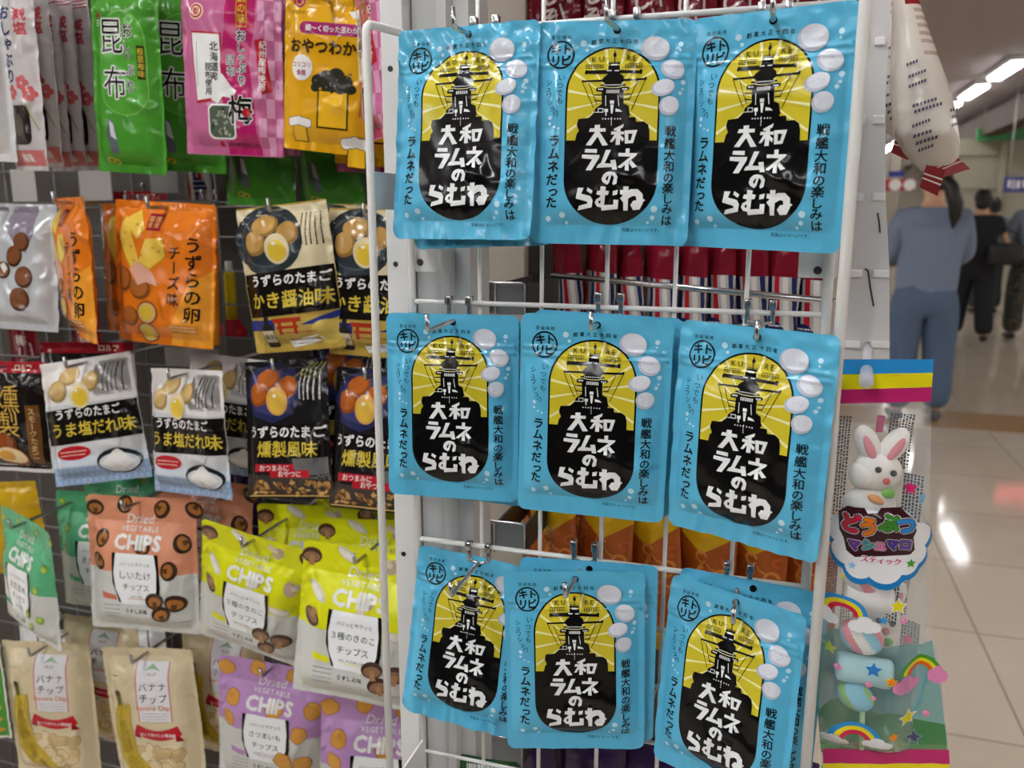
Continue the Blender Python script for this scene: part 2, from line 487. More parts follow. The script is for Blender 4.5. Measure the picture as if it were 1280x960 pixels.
def ramune_art():
    a = Art()
    # capsule window: black rim, yellow sky, rays
    def capsule(k): return arc_pts(-0.1, 26.2, 31.2 - k, 30.4 - k, 0, 180, 28) + arc_pts(0.2, -31.0, 31.2 - k, 28.9 - k, 180, 360, 28)
    a.poly(BLACK, capsule(0), l=1)
    up = [p for p in arc_pts(-0.1, 26.2, 29.9, 29.1, 0, 180, 28)] + [(-30.0, -5.0), (30.0, -5.0)]
    a.poly(YEL, up, l=2)
    c = (-0.3, 21.5)
    for ex, ey in [(-5.7,54.8),(6.9,55.0),(17.5,49.6),(26.2,39.8),(29.2,27.1),(29.6,15.7),(29.6,0.6),(-18.3,48.9),(-26.0,39.3),(-29.6,27.2),(-29.8,14.9),(-29.6,0.4)]:
        d = Vector((ex - c[0], ey - c[1])); n = Vector((-d.y, d.x)).normalized()
        a.poly(CREAM, [(c[0], c[1]), (ex + n.x * 0.95, ey + n.y * 0.95), (ex - n.x * 0.95, ey - n.y * 0.95)], l=3)
    # ship
    R = [(-3.8,45.9),(3.6,46.2),(4.0,41.0),(10,40.6),(16.8,40.3),(17.4,41.2),(18.8,41.0),(18.6,37.9),(17.2,38.4),(4.0,38.7),(6.6,36.8),(7.0,34.8),(20.4,35.2),(20.8,36.0),(21.8,36.0),(21.6,33.9),(7.3,33.4),(5.4,32.4),(5.4,31.6),(8.4,31.3),(8.2,30.2),(6.9,29.8),(11.0,29.3),(10.2,27.5),(7.0,27.4),(7.3,18.8),(10.6,17.4),(11.4,12.9),(12.0,11.5),(10.9,9.9),(15.5,10.0),(16.1,7.0),(21.0,7.2),(24.0,5.2),(25.0,1.0),(25.2,-5.2),(30,-5.2),(30,-7)]
    L = [(-3.8,41.1),(-17.6,40.9),(-18.6,41.4),(-19.3,39.2),(-18.5,38.0),(-17.4,38.6),(-3.7,38.2),(-6.2,36.4),(-7.6,34.6),(-19.4,34.2),(-20.6,34.6),(-20.8,33.0),(-12,33.2),(-7.2,33.2),(-5.6,32.3),(-5.6,31.6),(-8.6,31.3),(-8.4,30.2),(-7.0,29.8),(-11.2,28.9),(-11.1,26.7),(-7.4,26.4),(-7.1,18.7),(-11.2,15.5),(-12.3,12.6),(-15.3,9.6),(-22.2,8.9),(-23.2,4.9),(-21.6,1.1),(-23,-0.6),(-24,-5.3),(-30,-5.3),(-30,-7)]
    a.poly(BLACK, R + L[::-1], l=4)
    for p, q in [((-20.9,33.7),(-12.4,15.9)),((-16.2,32.6),(-10.3,18.2)),((16.3,34.0),(10.8,21.2)),((21.2,34.3),(12.5,14.4))]: a.stroke(BLACK, [p, q], 0.45, l=4)
    for p, q in [((-12.3,24.4),(-7.3,24.5)),((-11.8,21.1),(-7.2,20.3)),((7.5,24.7),(11.7,24.9)),((7.7,21.4),(11.5,21.6))]: a.stroke(BLACK, [p, q], 0.7, l=4)
    a.stroke(BLACK, [(0.2,54.0),(0.2,46)], 0.6, l=4); a.ell(BLACK, 0.2, 51.2, 1.1, 1.5, l=4)
    for i in range(9): a.stroke(BLACK, [(-3.6 + i * 0.9, 46), (-3.6 + i * 0.9, 47.2)], 0.35, l=4)
    for x0, x1, yb in ((-18.6, -7.2, 42.4), (7.5, 18.5, 42.4)):
        for j in range(3): a.stroke(BLACK, [(x0, yb + j * 1.25), (x1, yb + j * 1.25)], 0.32, l=4)
        for j in range(7): a.stroke(BLACK, [(x0 + (x1 - x0) * j / 6, yb), (x0 + (x1 - x0) * j / 6, yb + 2.5)], 0.32, l=4)
    W = WHT
    a.rect(W, -2.0, 43.9, 2.1, 44.9, l=5); a.rect(W, -4.7, 40.2, -1.5, 40.8, l=5); a.rect(W, 0.5, 40.2, 3.4, 40.8, l=5)
    for i in range(14): a.rect(W, -6.1 + i * 0.92, 30.6, -5.6 + i * 0.92, 31.3, l=5)
    a.stroke(CREAM, [(-8, 30.2), (-3, 29.2), (3, 29.2), (8, 30.2)], 0.4, l=5)
    for i in range(9): a.rect(W, -4.2 + i * 0.98, 25.6, -3.7 + i * 0.98, 27.8, l=5)
    for x in (-9.9, -8.7, -7.5, 6.2, 7.4, 8.6): a.rect(W, x, 27.7, x + 0.8, 28.6, l=5)
    a.stroke(W, [(-4.7, 24), (-4.4, 17.2)], 0.45, l=5); a.stroke(W, [(3.4, 24), (4.3, 17.2)], 0.45, l=5)
    a.rect(W, -1.7, 18.7, 1.0, 20.8, l=5); a.poly(W, [(-1.4, 18.2), (0.9, 18.2), (0.3, 12.4), (-0.7, 12.4)], l=5)
    a.poly(W, [(2.2, 15.6), (5, 15), (7, 13.4), (2.2, 13.6)], l=5); a.rect(W, -5.2, 13.3, -2.8, 15.4, l=5); a.rect(W, -4.4, 10.9, -3.6, 13.3, l=5)
    a.stroke(W, [(-9.2, 15.6), (-6.2, 15.6), (-6.2, 13.2), (-9.2, 13.2)], 0.4, l=5, close=True); a.stroke(W, [(-12.3, 13.2), (-9.2, 13.2)], 0.4, l=5)
    for x in (-6.4, -4.6, -2.7, -0.9, 1.5, 3.4, 5.2): a.rect(W, x, 8.6, x + 0.8, 9.4, l=5)
    for i in range(5): a.rect(W, -0.5, 4.6 + i * 1.2, 0.0, 5.2 + i * 1.2, l=5)
    # title lettering, cut-out shapes
    for k, ps in TITLE.items():
        for p in ps: a.poly(WHT, p, l=6)
    a.poly(WHT, [(8.7,1.4),(17.1,1.7),(14.6,-6.7),(9.2,-7.0)], [[(11.2,-0.6),(14.1,-0.7),(13.0,-5.0),(11.4,-5.0)]], l=6)
    a.poly(WHT, [(0.0,-25.2),(3.3,-25.9),(5.2,-28.5),(4.7,-33.0),(2.4,-34.1),(1.9,-32.6),(2.9,-29.4),(1.9,-27.8),(1.1,-27.5),(-0.3,-32.5),(-1.7,-33.8),(-4.4,-32.3),(-5.4,-30.2),(-4.5,-27.4),(-2.3,-25.6)], [[(-1.5,-28.0),(-0.5,-27.9),(-1.4,-31.3),(-2.8,-30.3)]], l=6)
    a.poly(WHT, [(-5.9,-34.9),(-2.3,-35.4),(-2.6,-37.5),(-0.1,-38.1),(-0.8,-40.6),(-2.7,-40.8),(-3.1,-47.2),(3.1,-46.9),(3.1,-43.7),(6.3,-43.7),(6.1,-49.7),(-4.7,-50.9),(-5.1,-48.8),(-7.8,-48.2),(-9.5,-45.8),(-8.6,-43.5),(-6.0,-42.0),(-5.7,-40.9),(-8.6,-40.3),(-8.0,-37.9),(-6.0,-37.8)], [[(-7.0,-44.5),(-5.5,-44.2),(-5.7,-46.4),(-6.9,-46.1)]], l=6)
    a.poly(WHT, [(2.4,-38.0),(5.8,-37.1),(5.3,-40.2),(2.4,-40.9)], l=6)
    a.stroke(WHT, [(8.4,-43.9),(11.7,-41.0),(14.9,-38.9),(18.1,-38.8),(20.2,-40.8),(20.6,-45.3),(19.4,-48.3),(17.2,-48.6),(16.2,-47.0),(17.2,-45.3),(19.6,-45.0),(23.8,-43.6)], [3.2,4.2,4.6,4.4,4.4,4.2,3.6,3.2,3.0,2.6,2.2,1.2], l=6)
    # maker's seal: two columns read from the top, within a ring
    a.ell(NAVY, -35.8, 51.5, 9.3, 9.5, n=32, hole=0.87, l=2)
    for ch, x, y in (('キ', -38.9, 55.0), ('ト', -31.9, 55.2), ('リ', -39.0, 47.7), ('ビ', -32.3, 47.8)): a.text(NAVY, ch, x, y, 7.6, b=0.035, l=2)
    a.text(NAVY, '登録商標', -35.8, 63.0, 2.9, b=0.0, sp=1.25, l=2)
    a.text(NAVY, '創業大正十四年', -0.2, 60.2, 3.5, b=0.016, sp=1.32, arch=0.012, l=2)
    a.text(BLACK, 'KU', -10.8, 48.6, 5.2, sp=1.35, rot=2, l=5); a.text(BLACK, 'RE', 11.2, 49.0, 5.2, sp=1.35, rot=-2, l=5)
    for ch, x, y in zip('いつでも', (-34.4, -35.2, -35.4, -35.2), (36.2, 30.9, 25.9, 21.0)): a.text(NAVY, ch, x, y, 5.0, l=2)
    for ch, x, y, r in zip('シュワシュワ', (-43.1, -43.2, -42.8, -41.8, -40.2, -37.4), (33.3, 29.0, 24.7, 20.2, 16.2, 12.4), (0, 2, 8, 14, 24, 36)): a.text(NAVY, ch, x, y, 4.6, rot=r, l=2)
    for ch, x, y in zip('ラムネだった', (-38.1, -38.3, -38.5, -39.2, -38.2, -39.2), (-5.0, -13.4, -21.9, -30.6, -38.0, -45.6)): a.text(NAVY, ch, x, y, 8.4, b=0.03, l=2)
    for ch, y in zip('戦艦大和の楽しみは', (1.0, -6.8, -14.4, -21.7, -28.8, -35.7, -42.6, -49.2, -56.6)): a.text(NAVY, ch, 38.7, y, 7.5, b=0.019, l=2)
    a.text(NAVY, '写真はイメージです。', 22.5, -63.2, 2.7, l=2)
    # tablets and bubbles
    for cx, cy, rx, ry, r in ((26.8, 55.2, 9.6, 7.8, -12), (38.6, 41.2, 8.0, 6.2, -24), (32.8, 29.0, 7.6, 5.4, 12), (37.1, 17.3, 6.3, 6.1, 0)):
        a.ell(TAB2, cx - 0.3, cy - 0.5, rx, ry, r, l=7); a.ell(TAB, cx + 0.5, cy + 0.5, rx * 0.9, ry * 0.86, r, l=8)
        for i in range(5):
            q = random.Random(int(cx * 10) + i)
            a.ell(TAB2, cx + q.uniform(-.55, .55) * rx, cy + q.uniform(-.5, .5) * ry, 0.45, 0.35, n=8, l=9)
    for x, y, r in ((-20.9,59.0,2.1),(-18.4,54.6,1.2),(43,57,1.7),(42.7,53.4,0.8),(45.6,32.7,1.6),(45.3,28.2,0.9),(43.9,25.6,1.3),(-41.6,10.1,1.4),(-41.7,6.2,1.0),(-38.5,3.9,0.8),(-35.6,2.9,0.8),(-41.3,-56.5,1.8),(-31.6,-54,2.0),(-28.7,-58.9,1.2),(30.2,-49.5,2.2),(29.3,-55.1,1.5),(26.4,-58.2,0.9)):
        a.ell(PALE, x, y, r, n=14, l=2)
    # hang hole, its dark opening painted as a black disc
    a.ell(BLACK, 1.0, 67.0, 2.6, n=16, l=3)
    return a
RAM_ART = ramune_art()
RAM_OUT = rr_pts(-53.5, -73.25, 53.5, 73.25, 6)
RAM = [pouch_meshes('candy_pouch', Skin(107, 146.5, 6.5, side=5, top=24, bot=13, rx=14, rt=30, rb=14, wr=w, pk=p, seed=s, curl=c, curlx=0.8, zips=(49.5, 44.0)), RAM_OUT, BLUE, RAM_ART)
       for s, w, p, c in ((1, 0.8, 1.5, -1.5), (2, 0.6, 0.6, 1.5), (3, 1.0, 1.9, 3.5))]
RAM_PLAIN = (RAM[1][0], RAM[1][1])
POSE = {'A':[-0.2168, 0.5668, 1.3364, 0.0022, -0.0669, -0.1148], 'B':[-0.1143, 0.5761, 1.3341, -0.0122, 0.1546, -0.0605], 'C':[-0.0153, 0.575, 1.3317, -0.0273, -0.3347, 0.0408],
'D':[-0.2391, 0.5917, 1.133, 0.0045, 0.0778, -0.0413], 'E':[-0.1216, 0.5669, 1.139, -0.0183, 0.0609, 0.0154], 'F':[-0.0146, 0.5515, 1.1371, -0.0193, -0.3691, -0.0241],
'G':[-0.2302, 0.5999, 0.9311, -0.0789, -0.0088, -0.1217], 'H':[-0.1339, 0.5761, 0.9425, 0.0239, 0.2642, -0.0319], 'I':[-0.0204, 0.5704, 0.9410, 0.0153, -0.443, -0.145]}
WHERE = {'A': 'top row beside the grey side plate', 'B': 'top row, middle of three', 'C': 'top row beside the white clip strip',
         'D': 'middle row nearest the bent wire rod', 'E': 'middle row, centre of the whole display', 'F': 'middle row nearest the bunny candy bag',
         'G': 'bottom row, partly covered by its neighbour', 'H': 'bottom row, covering part of its neighbour', 'I': 'bottom row nearest the bunny candy bag'}
HOOKW = {'A': 'top row pouch beside the grey side plate', 'B': 'middle pouch of the top row', 'C': 'top row pouch beside the clip strip', 'D': 'middle row pouch nearest the bent rod',
         'E': 'centre pouch of the display', 'F': 'middle row pouch nearest the bunny bag', 'G': 'bottom row pouch nearest the bent rod', 'H': 'overlapping pouch of the bottom row', 'I': 'bottom row pouch nearest the bunny bag'}
VAR = {'A': 2, 'B': 0, 'C': 1, 'D': 1, 'E': 1, 'F': 0, 'G': 2, 'H': 1, 'I': 0}
RAMOBJ = {}
for k, p in POSE.items():
    RAMOBJ[k] = place('candy_pouch', RAM[VAR[k]], p, 'front blue lemonade candy pouch with battleship print, ' + WHERE[k], 'candy pouch', 'blue lemonade candy pouches')
BEHIND = [('A', 0.015, 0.008, -0.006, 0.04, 'second blue candy pouch half hidden under the top row pouch by the grey plate'),
          ('B', 0.017, 0.003, 0.000, -0.02, 'second blue candy pouch hidden behind the middle pouch of the top row'),
          ('D', 0.010, 0.006, -0.003, -0.05, 'second blue candy pouch behind the middle row pouch nearest the wire rod'),
          ('E', 0.016, 0.004, 0.000, -0.015, 'second blue candy pouch peeking out behind the centre pouch of the display'),
          ('H', 0.015, 0.006, 0.003, -0.02, 'second blue candy pouch peeking out behind the bottom row pouch that overlaps'),
          ('I', 0.018, 0.012, 0.004, -0.03, 'second blue candy pouch tucked behind the one cut off below, upper corner showing')]
for k, dy, dx, dz, dr, lab in BEHIND:
    q = list(POSE[k]); q[1] += dy; q[0] += dx; q[2] += dz; q[3] += dr; q[4] *= 0.5 if k != 'I' else 0.25
    src = RAMOBJ[k]
    c = src.copy(); COL.objects.link(c); c.matrix_world = pose_matrix(q); c['label'] = lab
    for ch in src.children:
        d = ch.copy(); COL.objects.link(d); d.parent = c

# ------------------------------------------------------------------ wire display panel
GY = 0.61
panel = empty('wire_display_panel', (-0.13, GY, 0.8), 'narrow white wire grid panel carrying the blue candy pouches', 'display rack')
XL, XR = -0.2797, 0.0312
ZT, ZB = 1.416, 0.66
o = Vector((-0.13, GY, 0.8))
def W(x, y, z): return (x - o.x, y - o.y, z - o.z)
bm = bmesh.new()
for i in range(5):
    x = -0.2234 + 0.0503 * i
    tube(bm, [W(x, GY + 0.0035, ZB), W(x, GY + 0.0035, 1.66)], 0.0017, 6)
for j in range(-11, 6):
    tube(bm, [W(XL, GY, 1.2134 + j * 0.0503), W(XR, GY, 1.2134 + j * 0.0503)], 0.0021 if j in (4, 0, -4) else 0.0016, 6)
obj('wire_mesh', bm, WHITE_METAL, panel)
for x, px in ((XL, -0.2797), (XR, 0.0366)):
    bm = bmesh.new()
    tube(bm, bend([W(x, GY, ZB), W(x, GY, 1.414 if x < 0 else 1.66), W(px, 0.545, 1.409 if x < 0 else 1.66), W(px, 0.545, ZB)], 0.008), 0.0029 if x < 0 else 0.0036, 10)
    obj('side_frame', bm, WHITE_METAL, panel)
def wbox(bm, x0, x1, y0, y1, z0, z1, bev=0.0):
    a, b = W(x0, y0, z0), W(x1, y1, z1)
    box(bm, a[0], b[0], a[1], b[1], a[2], b[2], bev=bev)
bm = bmesh.new(); wbox(bm, -0.2815, -0.2795, 0.545, 0.64, at(470, 262, 0.56).z, at(470, 215, 0.56).z, 0.0005)
obj('side_plate', bm, mat('#c4cdd0', 0.4), panel)
for xa, xb in ((514, 546), (1000, 1046)):
    p, q = at(xa, 305, GY + 0.008), at(xb, 340 if xa < 600 else 348, GY + 0.008)
    bm = bmesh.new(); wbox(bm, p.x, q.x, GY + 0.006, GY + 0.010, q.z, p.z, 0.001)
    br = obj('mounting_bracket', bm, WHITE_METAL, panel)
    c = at(525 if xa < 600 else 1022, 328 if xa < 600 else 338, GY + 0.0055)
    bm = bmesh.new(); c = W(*c)
    tube(bm, [c, (c[0], c[1] + 0.002, c[2])], 0.0028, 14)
    obj('dark_hole_disc', bm, mat('#5a4a4c', 0.4, 0.6), br)  # dark disc standing in for the shaded hole of the bracket
# hooks on the panel
def hook_meshes(L, drop, tip, r, wide, m=CHROME):
    bm = bmesh.new()
    for s in (-1, 1):
        box(bm, s * wide - 0.0025, s * wide + 0.0025, -0.0045, 0.003, -0.0035, 0.0035, bev=0.0008)
        box(bm, s * wide - 0.0018, s * wide + 0.0018, -0.0015, 0.0005, -0.014, -0.003, bev=0.0006)
    tube(bm, bend([(-wide, -0.001, -0.012), (0, -0.002, -0.0145), (wide, -0.001, -0.012)], 0.004), 0.0013, 6)
    c = bpy.data.meshes.new('mount_clip'); bm.to_mesh(c); bm.free(); c.materials.append(m)
    bm = bmesh.new()
    tube(bm, bend([(0, -0.002, -0.014), (0, -L, -0.014 - drop), (0, -L - 0.002, -0.014 - drop + tip)], 0.003), r, 8)
    p = bpy.data.meshes.new('prong'); bm.to_mesh(p); bm.free(); p.materials.append(m)
    for q in (c, p): q.shade_smooth()
    return c, p
HC, HP = hook_meshes(0.062, 0.002, 0.012, 0.0017, 0.0085)
def hook(x, y, z, label, group, meshes=None):
    e = empty('display_hook', (x, y, z), label, 'hook', group)
    c, p = meshes or (HC, HP)
    link(bpy.data.objects.new('mount_clip', c), e); link(bpy.data.objects.new('prong', p), e)
    return e
for k, p in POSE.items():
    hp = pose_matrix(p) @ Vector((0.001, 0.067, 0.001))
    hook(hp.x, GY - 0.002, hp.z + 0.0155, 'chrome hook holding the ' + HOOKW[k], 'chrome hooks on the wire panel')
# ------------------------------------------------------------------ snack bags on the wire wall beside the panel
def F(h, **k): return film(h, **k)
INK = F('#17130f'); SNOW = F('#e6e6e2'); RED = F('#b01f2a'); GOLD = F('#c9b23c'); EGG = F('#c59a63'); EGGD = F('#9a6a3c'); YOLK = F('#e3b23a'); CREAMY = F('#e9dfc4')

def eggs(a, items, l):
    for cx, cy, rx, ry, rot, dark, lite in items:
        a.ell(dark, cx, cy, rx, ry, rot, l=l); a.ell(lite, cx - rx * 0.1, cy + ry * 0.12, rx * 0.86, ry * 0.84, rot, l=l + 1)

def brush(a, m, s, cx, cy, size, b=0.03, l=4, edge=None, eb=0.09, **k):
    if edge: a.text(edge, s, cx, cy, size, b=eb, l=l, **k)
    a.text(m, s, cx, cy, size, b=b, l=l + 1, **k)

def fine(a, m, x0, y0, x1, y1, rows, l=3, vert=False, seed=0, w=0.55):
    """rows of small print too small to read, as broken lines"""
    r = random.Random(seed)
    for i in range(rows):
        t = (i + 0.5) / rows
        if vert:
            x = x0 + (x1 - x0) * t; y = y1
            while y > y0 + 1.5:
                d = r.uniform(0.8, 2.4); a.rect(m, x - 0.55 * w, y - d, x + 0.55 * w, y, l=l); y -= d + r.uniform(0.4, 0.9)
        else:
            y = y0 + (y1 - y0) * t; x = x0
            while x < x1 - 1.5:
                d = r.uniform(0.8, 2.4); a.rect(m, x, y - 0.55 * w, x + d, y + 0.55 * w, l=l); x += d + r.uniform(0.4, 0.9)

def konbu_art():                                  # 94 x 212 green
    a = Art(); G2 = F('#3f8a2c'); GL = F('#82bf62')
    a.poly(GL, arc_pts(2, 38, 31, 34, 0, 180, 16) + arc_pts(2, -18, 31, 24, 180, 360, 16), l=1)
    a.poly(F('#529f36'), arc_pts(2, 38, 30, 33, 0, 180, 16) + arc_pts(2, -18, 30, 23, 180, 360, 16), l=2)
    brush(a, INK, '昆', -13, 44, 33, b=0.0, edge=SNOW, eb=0.05, sy=1.25, l=3); brush(a, INK, '布', -10, -6, 31, b=0.0, edge=SNOW, eb=0.05, sy=1.25, l=3)
    for ch, x, y, s in (('お', 10, 50, 17), ('し', 8, 34, 12), ('ゃ', 9, 24, 11), ('ぶ', 11, 8, 14), ('り', 11, -10, 15)): brush(a, INK, ch, x, y, s, b=0.01, edge=SNOW, eb=0.06, l=5)
    a.rect(F('#2c2a12'), 22, -2, 31, 34, l=3); a.text(GOLD, '根昆布味', 26.5, 16, 8, b=0.02, vert=True, l=4)
    a.poly(F('#5d6468'), [(-22, -46), (-15, -50), (-9, -84), (-18, -86), (-24, -66)], l=2); a.poly(F('#c7ccd0'), [(-21, -48), (-16, -52), (-12, -70), (-19, -66)], l=3)
    a.ell(RED, -33, 66, 4, 3, l=2); fine(a, SNOW, -36, 54, -29, 62, 3, l=2)
    for i in range(7): a.stroke(G2, [(-4 + i * 5, -48), (-6 + i * 5, -84)], 0.6, l=2)
    a.ell(GOLD, -24, -93, 5, 3.5, l=2, hole=0.6); a.ell(GOLD, -18, -95, 5, 3.5, l=2, hole=0.6)
    return a
def ume_art():                                    # 124 x 185 pink
    a = Art(); M = F('#b02062'); P2 = F('#d598b6'); P3 = F('#d987b2')
    a.poly(M, [(0, 92), (36, 92), (34, 40), (26, 10), (30, -30), (36, -92), (-6, -92), (-8, -40), (-10, 0), (-4, 40)], l=1)
    for i in range(9):
        for j in range(3):
            if (i + j) % 2: a.rect(P2, 37 + j * 8.5, -92 + i * 20, 45 + j * 8.5, -72 + i * 20, l=1)
    a.ell(F('#efd9c0'), -38, 58, 9, 9, n=10, l=2); a.ell(RED, -38, 58, 7.5, 7.5, n=10, l=3, hole=0.75); a.text(RED, '都', -38, 58, 8, b=0.02, l=3)
    a.rect(RED, 10, 40, 26, 92, l=2); a.rect(GOLD, 11.5, 41.5, 24.5, 91, l=3); a.rect(RED, 12.2, 42.2, 23.8, 90, l=4); a.text(GOLD, '伝統の味', 18, 66, 10.5, b=0.02, vert=True, l=5)
    a.poly(RED, [(-47, 38), (-8, 36), (-7, -34), (-41, -38)], l=2); a.poly(SNOW, [(-45, 36), (-10, 34), (-9, -30), (-40, -35)], l=3)
    a.text(INK, '北海道産', -17, 6, 10.5, b=0.02, vert=True, l=4); a.text(INK, '昆布使用', -25, -12, 8.5, b=0.02, vert=True, l=4); fine(a, INK, -41, -20, -36, 26, 1, l=4, vert=True)
    a.poly(SNOW, [(-20, -12), (-8, -6), (4, -20), (10, -24), (4, -32), (-8, -30), (-14, -38), (-22, -34)], l=4)
    a.rrect(SNOW, -27, -76, 8, -38, 7, l=2); a.rrect(F('#566052'), -25, -74, 6, -40, 6, l=3)
    r = random.Random(4)
    for i in range(26): a.ell(F(r.choice(['#8b957f', '#3c4439', '#a9b09c'])), r.uniform(-22, 3), r.uniform(-71, -43), r.uniform(1.5, 4), r.uniform(1, 2.6), r.uniform(0, 180), n=7, l=4 if i % 2 else 5)
    for ch, x, y, s in (('お', 17, 33, 13), ('し', 16, 21, 11), ('ゃ', 17, 11, 10), ('ぶ', 17, 0, 12), ('り', 17, -13, 12)): brush(a, INK, ch, x, y, s, b=0.015, edge=SNOW, eb=0.08, l=5)
    brush(a, INK, '昆', 3, 8, 11, b=0.0, edge=SNOW, eb=0.06, l=5); brush(a, INK, '布', 4, -4, 11, b=0.0, edge=SNOW, eb=0.06, l=5)
    brush(a, INK, '梅', 14, -44, 32, b=0.02, edge=SNOW, eb=0.05, l=5); a.ell(RED, 22, -47, 5, 5, l=7)
    a.poly(RED, [(33, 28), (44, 30), (52, -24), (41, -28)], l=3); a.text(SNOW, '紀州産梅使用', 42, 2, 8.5, rot=-3, b=0.01, vert=True, l=4)
    a.ell(RED, -14, -81, 3, 3, l=3); a.text(INK, '昆布専門株式会社', 14, -81, 4.6, l=4)
    return a
def wakame_art():                                 # 105 x 158 yellow
    a = Art(); PU = F('#9c1f62'); K = F('#3c2a0c')
    a.ell(PU, -36, 72, 6.5, 6.5, l=2, hole=0.7); a.ell(PU, -36, 72, 3, 3, l=2); a.text(K, 'おつまみ', -36, 61, 4.2, l=2)
    a.rrect(PU, -32, 40, 50, 52, 6, l=2); a.text(SNOW, '細〜く切った茎わかめ', 9, 46, 6.8, b=0.02, l=3)
    brush(a, K, 'おやつわかめ', 3, 28, 15.2, b=0.045, l=3, sx=1.05)
    for x, y, r in ((-8, -6, 8), (2, -2, 9), (13, 0, 10), (24, -5, 8), (30, -12, 6), (-12, -13, 5), (18, -10, 9), (4, -11, 9)): a.ell(F('#2f2f26'), x, y, r, r * 0.85, l=3, n=14)
    r = random.Random(2)
    for i in range(16): a.ell(F('#6a6758'), r.uniform(-12, 30), r.uniform(-14, 4), 1.6, 1.0, r.uniform(0, 90), n=6, l=4)
    a.poly(K, [(-9, -15), (28, -15), (28, -54), (-9, -54)], l=2); a.poly(F('#eab525'), [(-7, -16), (26, -16), (26, -52), (-7, -52)], l=3)
    for cx, cy, s in ((-30, -52, 1.0), (36, -70, 1.25)):
        a.poly(K, [(cx - 9 * s, cy), (cx + 9 * s, cy), (cx + 9 * s, cy - 18 * s), (cx - 9 * s, cy - 18 * s)], l=2); a.rect(F('#eab525'), cx - 8 * s, cy - 17 * s, cx + 8 * s, cy, l=3)
        for i in range(5): a.ell(K, cx + (i - 2) * 5 * s, cy + (4 - abs(i - 2)) * s, 5.6 * s, 5.2 * s, n=12, l=4)
        for i in range(5): a.ell(SNOW, cx + (i - 2) * 5 * s, cy + (4 - abs(i - 2)) * s, 5 * s, 4.6 * s, n=12, l=5)
    a.rect(K, 26, 60, 46, 79, l=2); a.rect(F('#eab525'), 27, 61, 45, 79, l=3); a.poly(SNOW, [(22, 64), (28, 58), (44, 58), (47, 63), (36, 66)], l=4)
    a.ell(SNOW, -28, 6, 13, 13, n=14, l=4); a.text(PU, 'コリコリ', -28, 9, 6, b=0.02, l=5); a.text(PU, '食感', -28, 1, 6, b=0.02, l=5)
    fine(a, K, 38, -40, 46, 8, 2, l=3, vert=True)
    return a
def silver_art():                                 # 150 x 160
    a = Art(); EB = F('#7a4a2c'); ED = F('#4a2a1a')
    a.poly(F('#8c8290'), [(10, 76), (48, 78), (52, 40), (40, 18), (22, 30), (6, 52)], l=1)  # plum-toned highlight painted on the silver film
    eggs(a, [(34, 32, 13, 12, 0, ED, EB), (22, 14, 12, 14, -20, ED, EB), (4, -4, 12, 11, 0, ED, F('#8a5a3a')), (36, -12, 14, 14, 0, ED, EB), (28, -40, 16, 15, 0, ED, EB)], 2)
    a.poly(SNOW, [(0, 2), (6, 6), (12, -2), (6, -8)], l=5)
    for ch, y in zip('うずらの卵', (40, 22, 4, -14, -34)): a.text(INK, ch, -22, y, 13, b=0.01, l=3)
    fine(a, F('#80888e'), -36, -60, -30, 50, 1, l=2, vert=True); fine(a, F('#9aa0a4'), 0, -68, 56, -62, 2, l=2)
    return a
def cheese_art():                                 # 133 x 166 orange
    a = Art(); C = F('#e0bb4a'); C2 = F('#c79a34'); O2 = F('#e89a2e')
    a.poly(O2, [(10, -83), (66, -83), (66, 10), (40, -10)], l=1)
    for P in ([(-56, 44), (-46, 66), (-36, 52), (-22, 8), (-32, 2)], [(-46, 62), (-30, 74), (-18, 52), (-26, 40)], [(-16, 40), (6, 42), (10, 22), (-10, 6), (-24, 14)]):
        a.poly(C2, [(x, y - 2) for x, y in P], l=2); a.poly(C, P, l=3)
    for x, y in ((-42, 46), (-34, 30), (-28, 56), (-6, 30), (2, 26), (-30, 14)): a.ell(C2, x, y, 2.2, 1.6, n=8, l=4)
    a.rect(F('#8c1626'), -16, 50, 2, 70, l=4)
    for x in (-11.5, -3): a.text(F('#d0a060'), '国産', x, 60, 7, b=0.01, vert=True, l=5)
    ED = F('#7c4420'); EL = F('#a8642c')
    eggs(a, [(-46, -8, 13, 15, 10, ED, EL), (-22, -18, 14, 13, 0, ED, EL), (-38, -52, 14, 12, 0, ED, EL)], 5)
    for cx, cy, rx, ry in ((-12, -46, 14, 14), (-16, -70, 15, 12)):
        a.ell(ED, cx, cy, rx, ry, 20, l=5); a.ell(F('#c9a46c'), cx, cy, rx * 0.88, ry * 0.85, 20, l=6); a.ell(F('#c8ad32'), cx - 1, cy, rx * 0.62, ry * 0.62, 20, l=7)
    a.poly(F('#d9a48c'), [(-36, 4), (-26, 14), (-6, 2), (2, -14), (-14, -10), (-24, -14)], l=7)
    for ch, y in zip('うずらの卵', (36, 16, -4, -24, -45)): a.text(INK, ch, 45, y, 20, b=0.015, l=5)
    for ch, y in zip('チーズ味', (26, 9, -9, -28)): a.text(INK, ch, 22, y, 17, b=0.01, l=5, vert=(ch == 'ー'))
    a.rect(F('#d0852c'), 16, -68, 52, -57, l=2); fine(a, CREAMY, 18, -66, 50, -58, 2, l=3, w=0.9)
    return a
